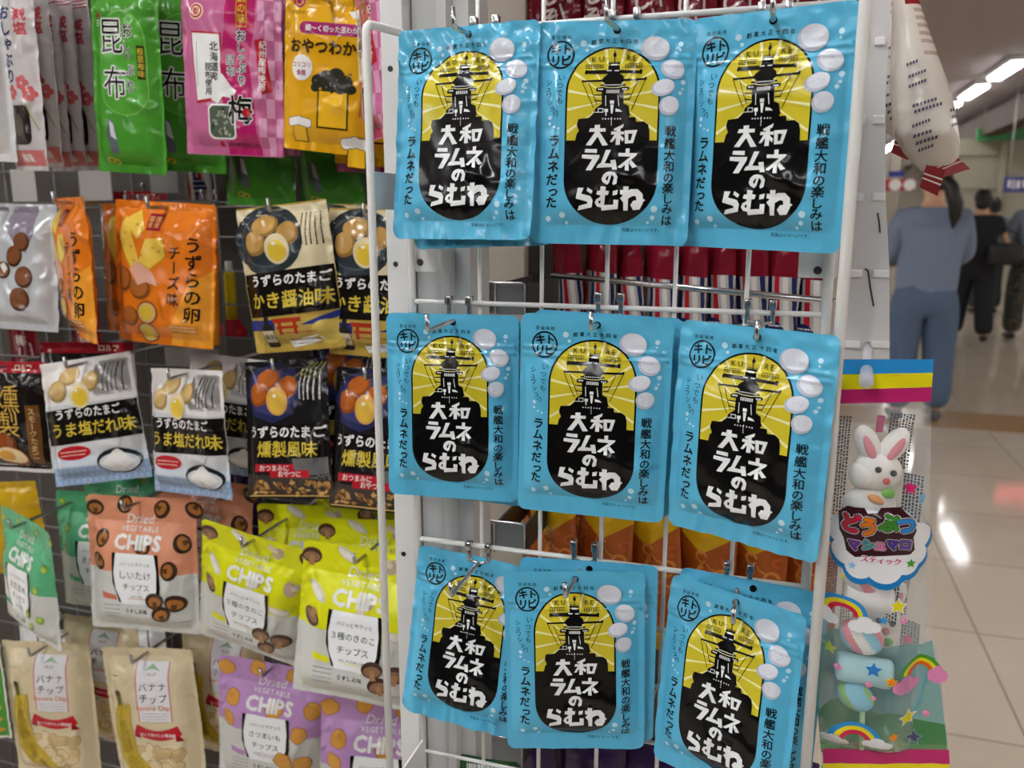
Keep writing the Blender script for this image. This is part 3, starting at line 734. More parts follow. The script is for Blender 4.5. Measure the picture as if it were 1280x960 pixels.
def egg_bag(style):                               # 112 x 160: egg snack bags with a dark title band
    a = Art()
    if style == 'kaki':
        a.rect(F('#d6c9a4'), -56, 6, 56, 80, l=1); a.ell(F('#2c3438'), -18, 44, 44, 38, l=2); a.ell(F('#454f54'), -18, 44, 36, 30, l=3, hole=0.93); band, y0, y1 = F('#15110d'), -38, 10
    elif style == 'shio':
        a.rect(F('#dedad6'), -70, 24, 70, 80, l=1); a.rect(F('#b9b6b2'), 12, 30, 66, 74, l=1); band, y0, y1 = F('#14100e'), -24, 20
    else:
        a.rect(F('#1c1a1c'), -56, -20, 56, 80, l=1); a.poly(F('#2a2c52'), arc_pts(-14, 44, 42, 36, 0, 360, 8)[:-1], l=2); a.poly(F('#3a3c68'), arc_pts(-14, 44, 34, 28, 0, 360, 8)[:-1], l=3); band, y0, y1 = F('#161214'), -32, 6
        for i in range(4): a.stroke(F('#6a6a3a'), [(14 + i * 9, 60), (40 + i * 5, 78)], 2, l=4)
    kx = 1.22 if style == 'shio' else 1.0
    if style == 'kunsei': e1, e2 = F('#8a4416'), F('#aa5a1e')
    elif style == 'kaki': e1, e2 = F('#8c6a34'), F('#b48c4c')
    else: e1, e2 = F('#9c8050'), F('#c4a66c')
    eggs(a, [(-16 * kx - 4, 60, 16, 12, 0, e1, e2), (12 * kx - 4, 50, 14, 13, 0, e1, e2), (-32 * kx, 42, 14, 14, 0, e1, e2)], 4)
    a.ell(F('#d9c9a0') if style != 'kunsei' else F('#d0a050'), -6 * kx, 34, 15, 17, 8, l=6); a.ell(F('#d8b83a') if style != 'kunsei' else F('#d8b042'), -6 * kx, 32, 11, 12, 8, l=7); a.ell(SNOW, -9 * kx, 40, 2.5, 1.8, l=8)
    w = 70 if style == 'shio' else 56
    fine(a, INK if style != 'kunsei' else SNOW, 22 * kx, 34, 50 * kx, 70, 5, l=3, vert=True, w=1.4)
    a.poly(band, [(-w + 1, y1 - 2), (w - 1, y1 + 2), (w - 1, y0), (-w + 1, y0 - 3)], l=4)
    if style == 'kunsei':
        brush(a, SNOW, 'うずらのたまご', 2, -2, 14.5, b=0.03, l=5, shear=0.06)
        brush(a, GOLD, '燻製風味', 4, -22, 20, b=0.015, l=5, shear=0.06)
        a.rect(F('#3a342e'), -56, -80, 56, -52, l=1); a.poly(F('#6c6c6c'), [(10, -34), (50, -20), (54, -60), (14, -52)], l=1)
        for x, y in ((-14, -44), (6, -51)): a.rect(RED, x - 26, y - 4.5, x + 26, y + 4.5, l=4)
        a.text(SNOW, 'おつまみに', -14, -44, 8, b=0.01, l=5); a.text(SNOW, 'おやつに', 6, -51, 8, b=0.01, l=5)
        r = random.Random(9)
        for i in range(70): a.ell(F(r.choice(['#8a5a2c', '#c08a4a', '#5c3a1c', '#d0a060'])), r.uniform(-52, 52), r.uniform(-76, -60), r.uniform(2, 5), r.uniform(1.5, 3), r.uniform(0, 180), n=7, l=2 + i % 2)
        a.stroke(F('#d8b060'), [(-53, -78), (53, -78)], 1.2, l=4)
    elif style == 'kaki':
        brush(a, SNOW, 'うずらのたまご', 4, 0, 13.5, b=0.03, l=5, shear=0.08)
        brush(a, GOLD, 'かき醤油味', 2, -22, 20, b=0.02, l=5, shear=0.08)
        a.rect(F('#23327a'), -56, -56, -20, -44, l=2); a.poly(F('#23327a'), [(10, -52), (56, -38), (56, -46), (30, -52)], l=2); a.ell(F('#cdb458'), 40, -62, 18, 14, l=3)
        for x in (-16, 2): a.rect(F('#a8341e'), x, -62, x + 4, -44, l=3)
        a.rect(F('#a8341e'), -22, -48, 12, -43, l=3); a.rect(F('#a8341e'), -18, -55, 8, -52, l=3)
        a.rrect(F('#2a2420'), -38, -80 + 4, -22, -50, 3, l=4); a.rect(F('#2a2420'), -33, -50, -27, -40, l=4); a.rect(F('#c9c0a0'), -37, -70, -23, -56, l=5); a.text(INK, '醤油', -30, -63, 6, l=6)
        a.poly(SNOW, [(-10, -70), (30, -64), (36, -72), (-6, -78)], l=3); fine(a, INK, -6, -76, 30, -66, 2, l=4, w=1.2); fine(a, F('#a8341e'), -12, -62, 28, -58, 1, l=4, w=1.2)
    else:
        brush(a, SNOW, 'うずらのたまご', 2, 12, 14, b=0.02, l=5); brush(a, GOLD, 'うま塩だれ味', 4, -8, 20, b=0.015, l=5)
        a.rect(F('#9fb4cf'), -70, -80, 70, -56, l=1); a.rect(F('#c9d2dc'), -70, -56, 70, -44, l=1)
        for j in range(3):
            for i in range(15): a.ell(F('#7f9bc0'), -64 + i * 9.2 + (j % 2) * 4.6, -76 + j * 7, 4.6, 4.2, n=14, l=2 + j, hole=0.8)
        a.ell(RED, -26, -38, 24, 9, l=5); fine(a, CREAMY, -44, -43, -8, -34, 2, l=6, w=1.0)
        a.ell(F('#1d2428'), 34, -54, 30, 17, l=5); a.ell(F('#cfd3d8'), 34, -56, 27, 13, l=6); a.poly(SNOW, [(10, -56), (30, -40), (36, -38), (44, -43), (58, -56), (34, -66)], l=7)
    return a
def smoky_art():                                  # 130 x 150
    a = Art()
    a.rrect(F('#1a1512'), -61, -70, 61, 64, 4, l=1); a.rect(F('#a01c28'), -65, 60, 65, 75, l=2); a.text(CREAMY, 'ロルフ', 30, 67, 10, b=0.03, l=3)
    brush(a, F('#c6a04a'), '燻', 8, 26, 40, b=0.0, l=4); brush(a, F('#c6a04a'), '製', 6, -8, 38, b=0.0, l=4)
    a.rect(F('#6a4420'), 36, -62, 54, 18, l=3); a.text(F('#d8b87c'), 'スモークたまご', 45, -20, 10, b=0.01, vert=True, l=4)
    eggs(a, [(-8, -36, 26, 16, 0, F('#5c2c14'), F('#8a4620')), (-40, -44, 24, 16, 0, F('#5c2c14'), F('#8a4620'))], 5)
    a.ell(F('#8a4a22'), 6, -52, 28, 14, -8, l=7); a.ell(F('#e2c795'), 6, -51, 25, 11, -8, l=8); a.ell(F('#d29a40'), 0, -51, 13, 7, -8, l=9)
    return a
def chip_item(a, kind, x, y, s, rot, l):
    c, si = math.cos(math.radians(rot)), math.sin(math.radians(rot))
    T = lambda P: [(x + (u * c - v * si) * s, y + (u * si + v * c) * s) for u, v in P]
    if kind == 'shiitake':
        a.poly(F('#3a2a1e'), T(arc_pts(0, 0, 11, 9, 0, 360, 16)[:-1]), l=l); a.poly(F('#a56a34'), T(arc_pts(0, -1, 8, 5.5, 0, 360, 14)[:-1]), l=l + 1); a.poly(F('#5c3c22'), T([(-3, -1), (3, -1), (2, -9), (-2, -9)]), l=l + 2)
    elif kind == 'mushroom':
        a.poly(F('#4a3226'), T(arc_pts(0, 0, 11, 8, 0, 360, 16)[:-1]), l=l); a.poly(F('#8a6850'), T(arc_pts(0, -1.5, 9, 5, 0, 360, 14)[:-1]), l=l + 1); a.poly(F('#a87c54'), T([(-2.5, 0), (2.5, 0), (3, -10), (-3, -10)]), l=l + 2)
    elif kind == 'eringi':
        a.poly(F('#c9c2b4'), T(arc_pts(0, 0, 5, 13, 0, 360, 16)[:-1]), l=l); a.poly(F('#dedace'), T(arc_pts(-0.8, 1, 3.4, 10.5, 0, 360, 14)[:-1]), l=l + 1)
    elif kind == 'shimeji':
        a.poly(F('#b9a78e'), T(arc_pts(0, 3, 9, 6, 0, 360, 14)[:-1]), l=l); a.poly(F('#d8cdb8'), T([(-3, 2), (3, 2), (4, -10), (-4, -10)]), l=l + 1)
    elif kind == 'potato':
        r = random.Random(int(x * 7 + y * 3))
        P = [(math.cos(t * PI / 7) * 11 * r.uniform(0.85, 1.1), math.sin(t * PI / 7) * 10 * r.uniform(0.85, 1.1)) for t in range(14)]
        a.poly(F('#9a5a2a'), T(P), l=l); a.poly(F('#cf9440'), T([(u * 0.92, v * 0.92) for u, v in P]), l=l + 1)
    elif kind == 'bean':
        a.poly(F('#7ba03c'), T(arc_pts(0, 0, 5.5, 5, 0, 360, 12)[:-1]), l=l); a.poly(F('#a9c455'), T(arc_pts(-0.5, 1, 3.8, 3.2, 0, 360, 10)[:-1]), l=l + 1)
def chips_art(top, low, items, name, sub, flav, tagc):   # 148 x 168
    a = Art()
    a.poly(low, [(-74, -6), (74, -8), (74, -84), (-74, -84)], l=1)
    pos = [(-63, 68, 0), (-20, 74, 40), (30, 70, 200), (72, 70, 90), (-50, 32, -30), (58, 30, 10), (-54, 4, 30), (44, -2, 120), (8, 26, 180)]
    for i, (x, y, r) in enumerate(pos):
        chip_item(a, items[i % len(items)], x, y, 1.12 if items[0] != 'bean' else 1.1, r + i * 20, 2)
    a.text(SNOW, 'Dried', 2, 58, 16, shear=0.3, l=6); a.text(SNOW, 'VEGETABLE', 2, 46, 8.2, b=0.01, sp=1.15, l=6); a.text(SNOW, 'CHIPS', 2, 31, 23.5, b=0.045, sp=1.06, l=6)
    a.poly(INK, [(-32, 17), (31, 17), (33, -22), (30, -44), (-24, -44), (-32, -20)], l=6)
    a.poly(F('#eceeee'), [(-27, 17)] + [(26, 17), (29, -4), (28, -26), (22, -46), (-20, -46), (-28, -28), (-30, -8)], l=7)
    a.text(INK, 'パリっとサクッと', 0, 4, 5.4, rot=1, l=8); a.text(INK, name, -1, -9.5, 11.5 if len(name) < 5 else 9, b=0.004, l=8); a.text(INK, 'チップス', 0, -24.5, 9.5, b=0.0, l=8); a.text(F('#5c5c54'), sub, 0, -36, 4, l=8)
    a.stroke(tagc, [(-12, -39), (12, -39)], 0.8, l=8)
    a.poly(tagc, [(-48, -32), (-28, -36), (-27, -42), (-47, -40)], l=3)
    fine(a, INK, -46, -66, -22, -46, 4, l=3, seed=3); a.text(INK, flav, -2, -55, 6, b=0.01, l=3); fine(a, INK, 44, -68, 66, -65, 1, l=3, seed=5)
    for x, y, r in ((24, -40, 10), (50, -42, -10), (32, -56, 20)): chip_item(a, items[0], x, y, 1.15, r, 9)
    return a
def banana_art():                                 # 126 x 188
    a = Art(); P = F('#c9828c')
    a.rect(P, -12, 6, 34, 80, l=1); a.rect(F('#dedde0'), -10, 6, 32, 80, l=2); a.poly(F('#8fae8a'), [(0, 70), (11, 78), (22, 70), (11, 72)], l=3); a.text(F('#8a5a52'), 'FRUIT', 11, 66, 5, l=3)
    for ch, x, y in (('バ', -2, 50), ('ナ', 11, 51), ('ナ', 24, 51), ('チ', -2, 36), ('ッ', 10, 35), ('プ', 23, 36)): a.text(INK, ch, x, y, 12, b=0.004, l=3)
    a.text(F('#d08050'), 'Banana Chips', 11, 24, 8.6, b=0.02, l=3); fine(a, F('#5a5450'), -6, 4, 29, 18, 4, l=3)
    a.poly(F('#8c1a24'), [(-22, -14), (-12, -2), (-12, -16)], l=3); a.poly(F('#8c1a24'), [(46, -18), (36, -4), (36, -18)], l=3)
    rb = [(-18 + 60 * i / 10, -4 - 8 * math.sin(PI * i / 10)) for i in range(11)]; a.stroke(F('#b8202c'), rb, 13, l=4); a.text(SNOW, '甘くておいしい果実感', 12, -11, 4.9, b=0.02, l=6)
    a.poly(F('#d9cda8'), [(-40, -84), (-36, -40), (-18, -22), (20, -26), (44, -18), (48, -50), (44, -84)], l=1)
    r = random.Random(5)
    for i in range(26):
        x, y = r.uniform(-18, 40), r.uniform(-80, -30); t = r.uniform(0, 180)
        a.ell(F('#a8895c'), x, y, 10.5, 7, t, n=14, l=2 + (i % 3) * 2); a.ell(F(r.choice(['#dcc79a', '#cfb583', '#e4d4ac'])), x, y, 9.5, 6.2, t, n=14, l=3 + (i % 3) * 2)
    for off, w, c in ((1, 24, '#b0962c'), (4, 18, '#d2b63a'), (12, 12, '#bd9f30')):
        a.stroke(F(c), [(-36 + off, 28), (-40 + off, 8), (-41 + off, -14), (-36 + off, -40), (-22 + off * 1.6, -62), (0 + off * 1.6, -78)], [w * 0.3, w * 0.7, w, w, w * 0.8, w * 0.3], l=8)
    a.stroke(F('#5a5a20'), [(-37, 42), (-36, 26)], [7, 4], l=9); a.ell(F('#3c3a1c'), -37, 42, 3.6, 4, l=10)
    fine(a, INK, -46, 62, -34, 66, 1, l=2)
    return a
def strip_art():                                  # 62 x 205 white and red
    a = Art()
    for i in range(4): a.stroke(F('#b0353c'), [(-28, 98 - i * 4), (28, 100 - i * 4)], 1.6, l=1)
    a.text(F('#2c3060'), 'おしゃぶり', -6, 36, 17, b=0.03, vert=True, l=2); a.text(F('#b84850'), '減塩', 14, 60, 15, b=0.03, vert=True, l=2)
    for x, y in ((10, -6), (-8, -16), (18, -18)):
        for k in range(5): a.ell(F('#c05a5c'), x + 5 * math.cos(k * 1.257), y + 5 * math.sin(k * 1.257), 3.8, n=10, l=2)
    a.rrect(F('#241f1c'), -22, -74, 16, -30, 8, l=2); a.ell(F('#4a4038'), -4, -52, 10, 14, 20, l=3); a.stroke(F('#8a9a50'), [(12, -28), (24, -58)], 1.4, l=3)
    a.rect(F('#c06c68'), -28, -98, 28, -80, l=1); a.text(SNOW, '梅味', 0, -89, 11, b=0.02, l=2)
    return a

def taper(w0, w1, h, r=4, skew=0):
    """outline wider (w1) at the bottom than at the top (w0)"""
    o = rr_pts(-0.5, -h / 2, 0.5, h / 2, 0)
    return [(w0 / 2 + skew, h / 2 - 2), (w0 / 2 - 2 + skew, h / 2), (-w0 / 2 + 2 + skew, h / 2), (-w0 / 2 + skew, h / 2 - 2), (-w1 / 2, -h / 2 + r), (-w1 / 2 + r, -h / 2), (w1 / 2 - r, -h / 2), (w1 / 2, -h / 2 + r)]

CH_W, CH_H = 148, 168
def chips_pouch(base, items, name, sub, flav, tagc, low='#c9cac4', seed=1, base_m=None):
    return pouch_meshes('chips_pouch', Skin(CH_W, CH_H, 16, side=6, top=30, bot=6, rx=30, rt=50, rb=20, wr=1.2, pk=1.2, seed=seed, curl=2, fold=1.5), rr_pts(-74, -84, 74, 84, (6, 6, 10, 10)), F(base, rough=0.34), chips_art(None, F(low, rough=0.34), items, name, sub, flav, tagc), h=3.2)
D = {}
def design(k, kind, W_, H_, T, base, art, seed, cat, **s):
    ol = s.pop('ol', None) or rr_pts(-W_ / 2, -H_ / 2, W_ / 2, H_ / 2, s.pop('r', 2))
    sk = dict(side=5, top=10, bot=9, rx=20, rt=30, rb=20, wr=1.4, pk=1.3); sk.update(s)
    D[k] = (kind, pouch_meshes(kind, Skin(W_, H_, T, seed=seed, **sk), ol, base, art, h=3.2), cat, W_, H_)
design('konbu', 'seaweed_bag', 94, 214, 11, F('#4a9530'), konbu_art(), 11, 'snack bag', fold=2.5)
design('ume', 'plum_seaweed_bag', 124, 186, 8, F('#bd658f'), ume_art(), 12, 'snack bag')
design('wakame', 'seaweed_snack_bag', 106, 158, 8, F('#dda518'), wakame_art(), 13, 'snack bag')
design('silver', 'egg_snack_bag', 150, 160, 14, F('#c9cccf', rough=0.2, metal=0.15), silver_art(), 14, 'snack bag')
design('cheese', 'cheese_egg_bag', 134, 168, 13, F('#d8731a'), cheese_art(), 15, 'snack bag', fold=3)
design('kaki', 'egg_snack_bag', 112, 164, 12, F('#b89c48'), egg_bag('kaki'), 16, 'snack bag', fold=2)
design('shio', 'egg_snack_bag', 140, 160, 13, F('#c6c7c8'), egg_bag('shio'), 17, 'snack bag', fold=3)
design('kunsei', 'egg_snack_bag', 112, 162, 12, F('#1d191a'), egg_bag('kunsei'), 18, 'snack bag', fold=2)
design('smoky', 'smoked_egg_bag', 130, 150, 10, F('#d9d6d2'), smoky_art(), 19, 'snack bag', r=5)
design('strip', 'seaweed_strip_bag', 62, 206, 7, F('#c2bcbb'), strip_art(), 20, 'snack bag', fold=2)
design('banana', 'banana_chips_bag', 126, 190, 12, F('#d3c4a0'), banana_art(), 21, 'snack bag', fold=2)
for k, args in {'edamame': ('#55a878', ['bean'], 'えだまめ', 'EDAMAME', 'うすしお味', F('#55a878')), 'shiitake': ('#d58e6c', ['shiitake'], 'しいたけ', 'SHIITAKE', 'うすしお味', F('#c8705a')),
                'kinoko': ('#d6d812', ['mushroom', 'eringi', 'shimeji'], '３種のきのこ', 'MIX MUSHROOM', 'うすしお味', F('#e0dc20')), 'satsuma': ('#b78bc0', ['potato'], 'さつまいも', 'SWEET POTATO', 'うすしお味', F('#b78bc0'))}.items():
    D[k] = ('chips_pouch', chips_pouch(*args, seed=len(k) * 3 + 1), 'chips pouch', CH_W, CH_H)

NET_Y = 1.06
net = empty('wire_wall', (-0.95, NET_Y, 0.9), 'grey wire grid wall that carries the hanging snack bags', 'display rack')
bm = bmesh.new()
for i in range(28): tube(bm, [(-0.75 + i * 0.05, 0.004, -0.75), (-0.75 + i * 0.05, 0.004, 1.0)], 0.0014, 6)
for j in range(36): tube(bm, [(-0.75, 0, -0.75 + j * 0.05), (0.61, 0, -0.75 + j * 0.05)], 0.0014, 6)
obj('wire_mesh', bm, mat('#77797b', 0.4, 0.3), net)
LONG = {}
def long_hook(hole, label):
    L = round(NET_Y - hole.y + 0.022, 2)
    if L not in LONG: LONG[L] = hook_meshes(L, 0.006, 0.013, 0.0021, 0.012, mat('#b4b6b8', 0.28, 1.0))
    hook(hole.x, NET_Y - 0.003, hole.z + 0.02, label, 'long chrome hooks on the wire wall', LONG[L])

def hang(k, pose, label, dy=0.0, hk=None, scale=1.0, group=None, dx=0.0, dz=0.0, lean=0.0):
    kind, meshes, cat, W_, H_ = D[k]
    p = list(pose); p[0] += dx; p[1] += dy; p[2] += dz
    b = place(kind, meshes, p, label, cat, group, scale)
    if lean: b.matrix_world = Matrix.Translation(Vector(p[:3])) @ Matrix.Rotation(lean, 4, 'Y') @ Matrix.Translation(-Vector(p[:3])) @ b.matrix_world
    if hk: long_hook(b.matrix_world @ Vector((0.0, H_ / 2000 - 0.007, 0.001)), hk)
    return b
G1 = 'hanging seaweed bags in the top row'; G2 = 'hanging quail egg bags'; G3 = 'hanging vegetable chips pouches'; G4 = 'hanging banana chips bags'
hang('konbu', [-0.7331, 0.83, 1.4368, -0.073, 0.0242, 0.039], 'glossy green kelp bag with black brush lettering, front of its hook', group=G1, hk='chrome hook above the green kelp bag')
hang('konbu', [-0.69, 0.875, 1.4397, -0.0617, 0.3, 0.0424], 'second green kelp bag half hidden between the front green bag and the pink one', group=G1)
hang('konbu', [-0.63, 0.93, 1.40, -0.03, 0.1, 0.03], 'green kelp bag showing only its bottom edge under the pink plum bag', group=G1)
hang('konbu', [-0.545, 0.95, 1.395, 0.03, -0.1, 0.03], 'green kelp bag showing its bottom edge below the yellow bag', group=G1)
hang('ume', [-0.5912, 0.83, 1.4401, -0.0546, 0.0394, 0.0265], 'pink kelp bag with magenta stripe and black plum character, frontmost', group=G1, hk='chrome hook above the pink plum kelp bag')
hang('ume', [-0.5877, 0.86, 1.4434, -0.0573, 0.0343, 0.0294], 'second pink kelp bag showing a strip beside the frontmost pink one', group=G1)
hang('ume', [-0.455, 0.93, 1.424, -0.03, 0.1, 0.03], 'pink kelp bag whose lower edge shows under the yellow wakame bag', group=G1)
hang('wakame', [-0.4714, 0.83, 1.4264, -0.1195, 0.0319, 0.0712], 'yellow wakame snack bag with dark seaweed drawing, frontmost of two', group=G1, hk='chrome hook above the yellow wakame bag')
hang('wakame', [-0.44, 0.88, 1.414, -0.0906, 0.0082, 0.0815], 'second yellow wakame bag, lower and behind the frontmost', group=G1)
hang('ume', [-0.405, 0.80, 1.45, -0.03, -0.95, 0.03], 'pink kelp bag hanging edge-on beside the white upright', group=G1)
for i, (px, py, yaw, Y) in enumerate(((27, 98, -0.12, 0.79), (52, 96, -0.32, 0.815), (66, 104, -0.36, 0.835), (82, 104, -0.3, 0.855), (102, 106, -0.3, 0.875))):
    p = at(px, py, Y)
    hang('strip', [p.x, p.y, p.z, -0.03, yaw, 0.03], ('white and red seaweed strip bag turned edge-on, beside the plain white bag', 'white seaweed strip bag, second of the edge-on row from the plain white bag', 'white seaweed strip bag in the middle of the edge-on row', 'white seaweed strip bag, second of the edge-on row from the green kelp bag', 'white seaweed strip bag turned edge-on, next to the green kelp bag')[i], group='edge-on seaweed strip bags', hk='chrome hook through the seaweed strip bags' if i == 0 else None)
hang('silver', [-0.945, 0.83, 1.2159, -0.0209, 0.0396, -0.0848], 'shiny silver bag with brown boiled eggs printed on it', group=G2, hk='chrome hook beside the silver egg bag')
p = at(97, 336, 0.80)
hang('cheese', [p.x, p.y, p.z, 0.0, -0.60, 0.0], 'orange cheese egg bag hanging twisted nearly edge-on', group=G2, hk='chrome hook through the twisted orange bag')
hang('cheese', [-0.782, 0.89, 1.2142, -0.0024, 0.0064, -0.1], 'orange cheese egg bag behind the twisted one, in shade', group=G2)
hang('cheese', [-0.6955, 0.82, 1.2126, -0.0512, 0.0384, -0.0654], 'frontmost orange cheese egg bag, facing out flat', group=G2, hk='chrome hook through the frontmost orange bag')
hang('cheese', [-0.716, 0.856, 1.210, -0.03, 0.0, -0.03], 'orange cheese egg bag showing a sliver behind the frontmost one', group=G2)
hang('kaki', [-0.5246, 0.82, 1.2115, 0.105, 0.0589, -0.021], 'gold and black soy oyster egg bag hanging clear of the wire rod', group=G2, hk='chrome hook through the gold soy egg bag')
hang('kaki', [-0.4302, 0.84, 1.206, -0.0282, 0.0295, -0.04], 'gold and black soy oyster egg bag behind the white wire rod', group=G2, hk='chrome hook through the gold bag behind the wire rod')
hang('kaki', [-0.4902, 0.885, 1.212, -0.01, 0.0295, -0.04], 'gold and black egg bag showing its top edge between the two front gold bags', group=G2)
hang('smoky', [-0.975, 0.83, 1.0156, 0.0365, 0.0415, -0.0502], 'black smoked egg bag with gold brush lettering and red top band', group=G2, hk='chrome hook beside the black smoked egg bag')
hang('smoky', [-0.905, 0.90, 1.035, 0.0, 0.3, -0.03], 'second smoked egg bag behind the white salt egg bag', group=G2)
hang('shio', [-0.8231, 0.82, 1.0248, 0.163, 0.0695, -0.1185], 'white salt egg bag tilted, nearest the black smoked egg bag', group=G2, hk='chrome hook through the tilted white salt egg bag')
hang('shio', [-0.6703, 0.81, 1.0233, 0.0711, -0.2336, -0.0866], 'white salt egg bag between the tilted one and the black smoke bags', group=G2, hk='chrome hook through the white salt egg bag nearer the black bags', scale=0.96)
hang('shio', [-0.66, 0.875, 1.03, -0.0078, -0.15, -0.0492], 'white salt egg bag in shade behind the other two', group=G2, scale=0.96)
hang('kunsei', [-0.5389, 0.82, 1.035, 0.0902, 0.0053, -0.1652], 'black smoke flavour egg bag hanging clear of the wire rod', group=G2, hk='chrome hook through the black smoke flavour bag')
hang('kunsei', [-0.4269, 0.82, 1.0319, 0.0407, -0.1072, -0.2], 'black smoke flavour egg bag behind the white wire rod', group=G2, hk='chrome hook through the black bag behind the wire rod')
hang('kunsei', [-0.485, 0.88, 1.05, 0.03, 0.0, -0.1], 'black smoke flavour egg bag set back between the two front black ones', group=G2)
hang('edamame', [-0.938, 0.80, 0.8042, -0.04, -0.36, 0.0], 'mint green chips pouch turned sideways on its hook', group=G3, hk='chrome hook through the sideways mint pouch')
hang('edamame', [-0.885, 0.875, 0.818, 0.03, 0.028, -0.05], 'mint green chips pouch behind the sideways one', group=G3)
hang('edamame', [-0.88, 0.925, 0.835, 0.10, 0.028, -0.05], 'mint green chips pouch furthest back, only its top showing', group=G3)
hang('shiitake', [-0.767, 0.82, 0.8369, 0.02, 0.1244, -0.0904], 'peach orange shiitake chips pouch, frontmost', scale=1.06, group=G3, hk='chrome hook through the peach orange chips pouch')
hang('shiitake', [-0.722, 0.885, 0.852, -0.04, 0.05, -0.05], 'second peach orange chips pouch rising behind the frontmost', group=G3)
hang('kinoko', [-0.5951, 0.81, 0.8246, -0.1795, 0.0191, 0.1089], 'yellow mushroom chips pouch hanging tilted, clear of the wire rod', group=G3, hk='chrome hook through the tilted yellow pouch')
hang('kinoko', [-0.4371, 0.79, 0.8183, -0.0489, 0.0723, -0.16], 'shiny yellow mushroom chips pouch behind the white wire rod', group=G3, hk='chrome hook through the yellow pouch behind the wire rod', scale=1.06)
hang('kinoko', [-0.545, 0.87, 0.838, 0.03, 0.1468, -0.1], 'yellow mushroom chips pouch between the two front yellow ones, set back', group=G3)
hang('kinoko', [-0.50, 0.925, 0.86, -0.05, 0.05, -0.1], 'yellow mushroom chips pouch furthest back, only its top showing', group=G3)
hang('kinoko', [-0.440, 0.838, 0.842, 0.08, 0.0, -0.1], 'yellow mushroom chips pouch behind the shiny one by the upright', group=G3)
hang('banana', [-0.9516, 0.82, 0.590, 0.0235, 0.14, -0.0415], 'banana chips bag cut off by the photo corner', scale=1.08, group=G4, hk='chrome hook through the banana bag in the corner')
hang('banana', [-0.7712, 0.82, 0.6095, 0.08, 0.076, -0.0488], 'banana chips bag nearest the lilac chips pouch', scale=1.09, group=G4, hk='long chrome hook over the banana bag near the lilac pouch')
hang('banana', [-0.905, 0.87, 0.617, -0.02, 0.05, -0.03], 'banana chips bag behind the corner one, red ribbon end showing', group=G4)
hang('banana', [-0.70, 0.875, 0.634, -0.02, 0.05, -0.03], 'banana chips bag in shade beside the lilac pouch', group=G4)
hang('satsuma', [-0.594, 0.83, 0.637, -0.0742, 0.1017, 0.0], 'lilac sweet potato chips pouch nearest the banana bags', group=G3, hk='chrome hook through the lilac chips pouch', scale=1.0)
hang('satsuma', [-0.429, 0.81, 0.626, -0.0241, 0.1829, -0.0792], 'lilac sweet potato chips pouch behind the white wire rod', group=G3)
# the bag at the edge of the photo and the pack below it
design('plain', 'plain_white_bag', 110, 220, 14, F('#dfe0e0'), None, 31, 'snack bag')
p = at(-24, 100, 0.78)
hang('plain', [p.x - 0.012, p.y - 0.012, p.z + 0.02, -0.06, 0.3, 0.05], 'plain white shiny bag cut off by the photo edge beside the seaweed strip bags')
def green_pack_art():
    a = Art(); a.rect(F('#e8e4d8'), -48, -74, 48, 74, l=1); a.rect(F('#4f9a3c'), -45, -71, 45, 71, l=2)
    for i in range(7): a.ell(F('#d8a23a'), 34, -60 + i * 18, 5, 4, l=3)
    a.ell(RED, 34, 30, 7, 6, l=3); return a
design('greenpack', 'green_snack_bag', 96, 148, 8, F('#3f8a34'), green_pack_art(), 32, 'snack bag')
p = at(-28, 860, 0.80)
hang('greenpack', [p.x, p.y, p.z, 0, 0.1, 0], 'green bag with pale border at the photo edge beside the corner banana bag')
design('mustard', 'mustard_snack_bag', 120, 150, 8, F('#c19a1c'), None, 33, 'snack bag')
p = at(15, 660, 0.93)
hang('mustard', [p.x, p.y, p.z, 0.1, 0.1, 0], 'mustard yellow bag behind the sideways mint pouch')
# ------------------------------------------------------------------ shop fitting around and behind the panel
bm = bmesh.new(); box(bm, -2.2, 0.02, 1.13, 1.16, 0.0, 2.0)
tag(obj('shade_backdrop', bm, mat('#4b4540', 0.6)), 'added dark backdrop standing for shade behind all the hanging goods', 'backdrop')  # dark sheet added to stand for the unlit depth behind the goods
up = empty('shelf_upright', (-0.302, 0.64, 0.6), 'white slotted steel upright between the snack bags and the blue pouches', 'shelf upright')
bm = bmesh.new(); box(bm, -0.009, 0.010, -0.01, 0.03, -0.6, 1.2, bev=0.001)
obj('post', bm, mat('#dcdcda', 0.4), up)
for py in (86, 330, 690):
    z = at(487, py, 0.63).z - 0.6
    bm = bmesh.new(); tube(bm, [(-0.001, -0.0106, z), (-0.001, -0.009, z)], 0.0022, 12)
    obj('slot', bm, mat('#222222', 0.6), up)
bm = bmesh.new()
P = [(-0.2905, 0.645), (-0.272, 0.652), (-0.27, 0.646), (-0.262, 0.646), (-0.26, 0.654), (-0.246, 0.654), (-0.246, 0.70), (-0.2905, 0.70)]
vs = [[bm.verts.new((x, y, z)) for x, y in P] for z in (0.0, 1.75)]
for i in range(len(P)): bm.faces.new((vs[0][i], vs[0][(i + 1) % len(P)], vs[1][(i + 1) % len(P)], vs[1][i]))
bm.faces.new(vs[0]); bm.faces.new(vs[1])
tag(obj('steel_post', bm, mat('#c6c6c4', 0.38)), 'pale grey folded steel post just behind the grid by the bent rod', 'shelf post')
bm = bmesh.new(); q = at(655, 650, 0.86); box(bm, -0.39, q.x, 0.86, 0.875, 0.0, 1.9, bev=0.002)
tag(obj('divider_board', bm, mat('#a79d90', 0.5)), 'beige grey divider board seen through the wire grid', 'board')
def rail(a, b, r, label):
    bm = bmesh.new(); tube(bm, [a, b], r, 10)
    tag(obj('steel_rail', bm, CHROME), label, 'rail', 'steel rails behind the grid')
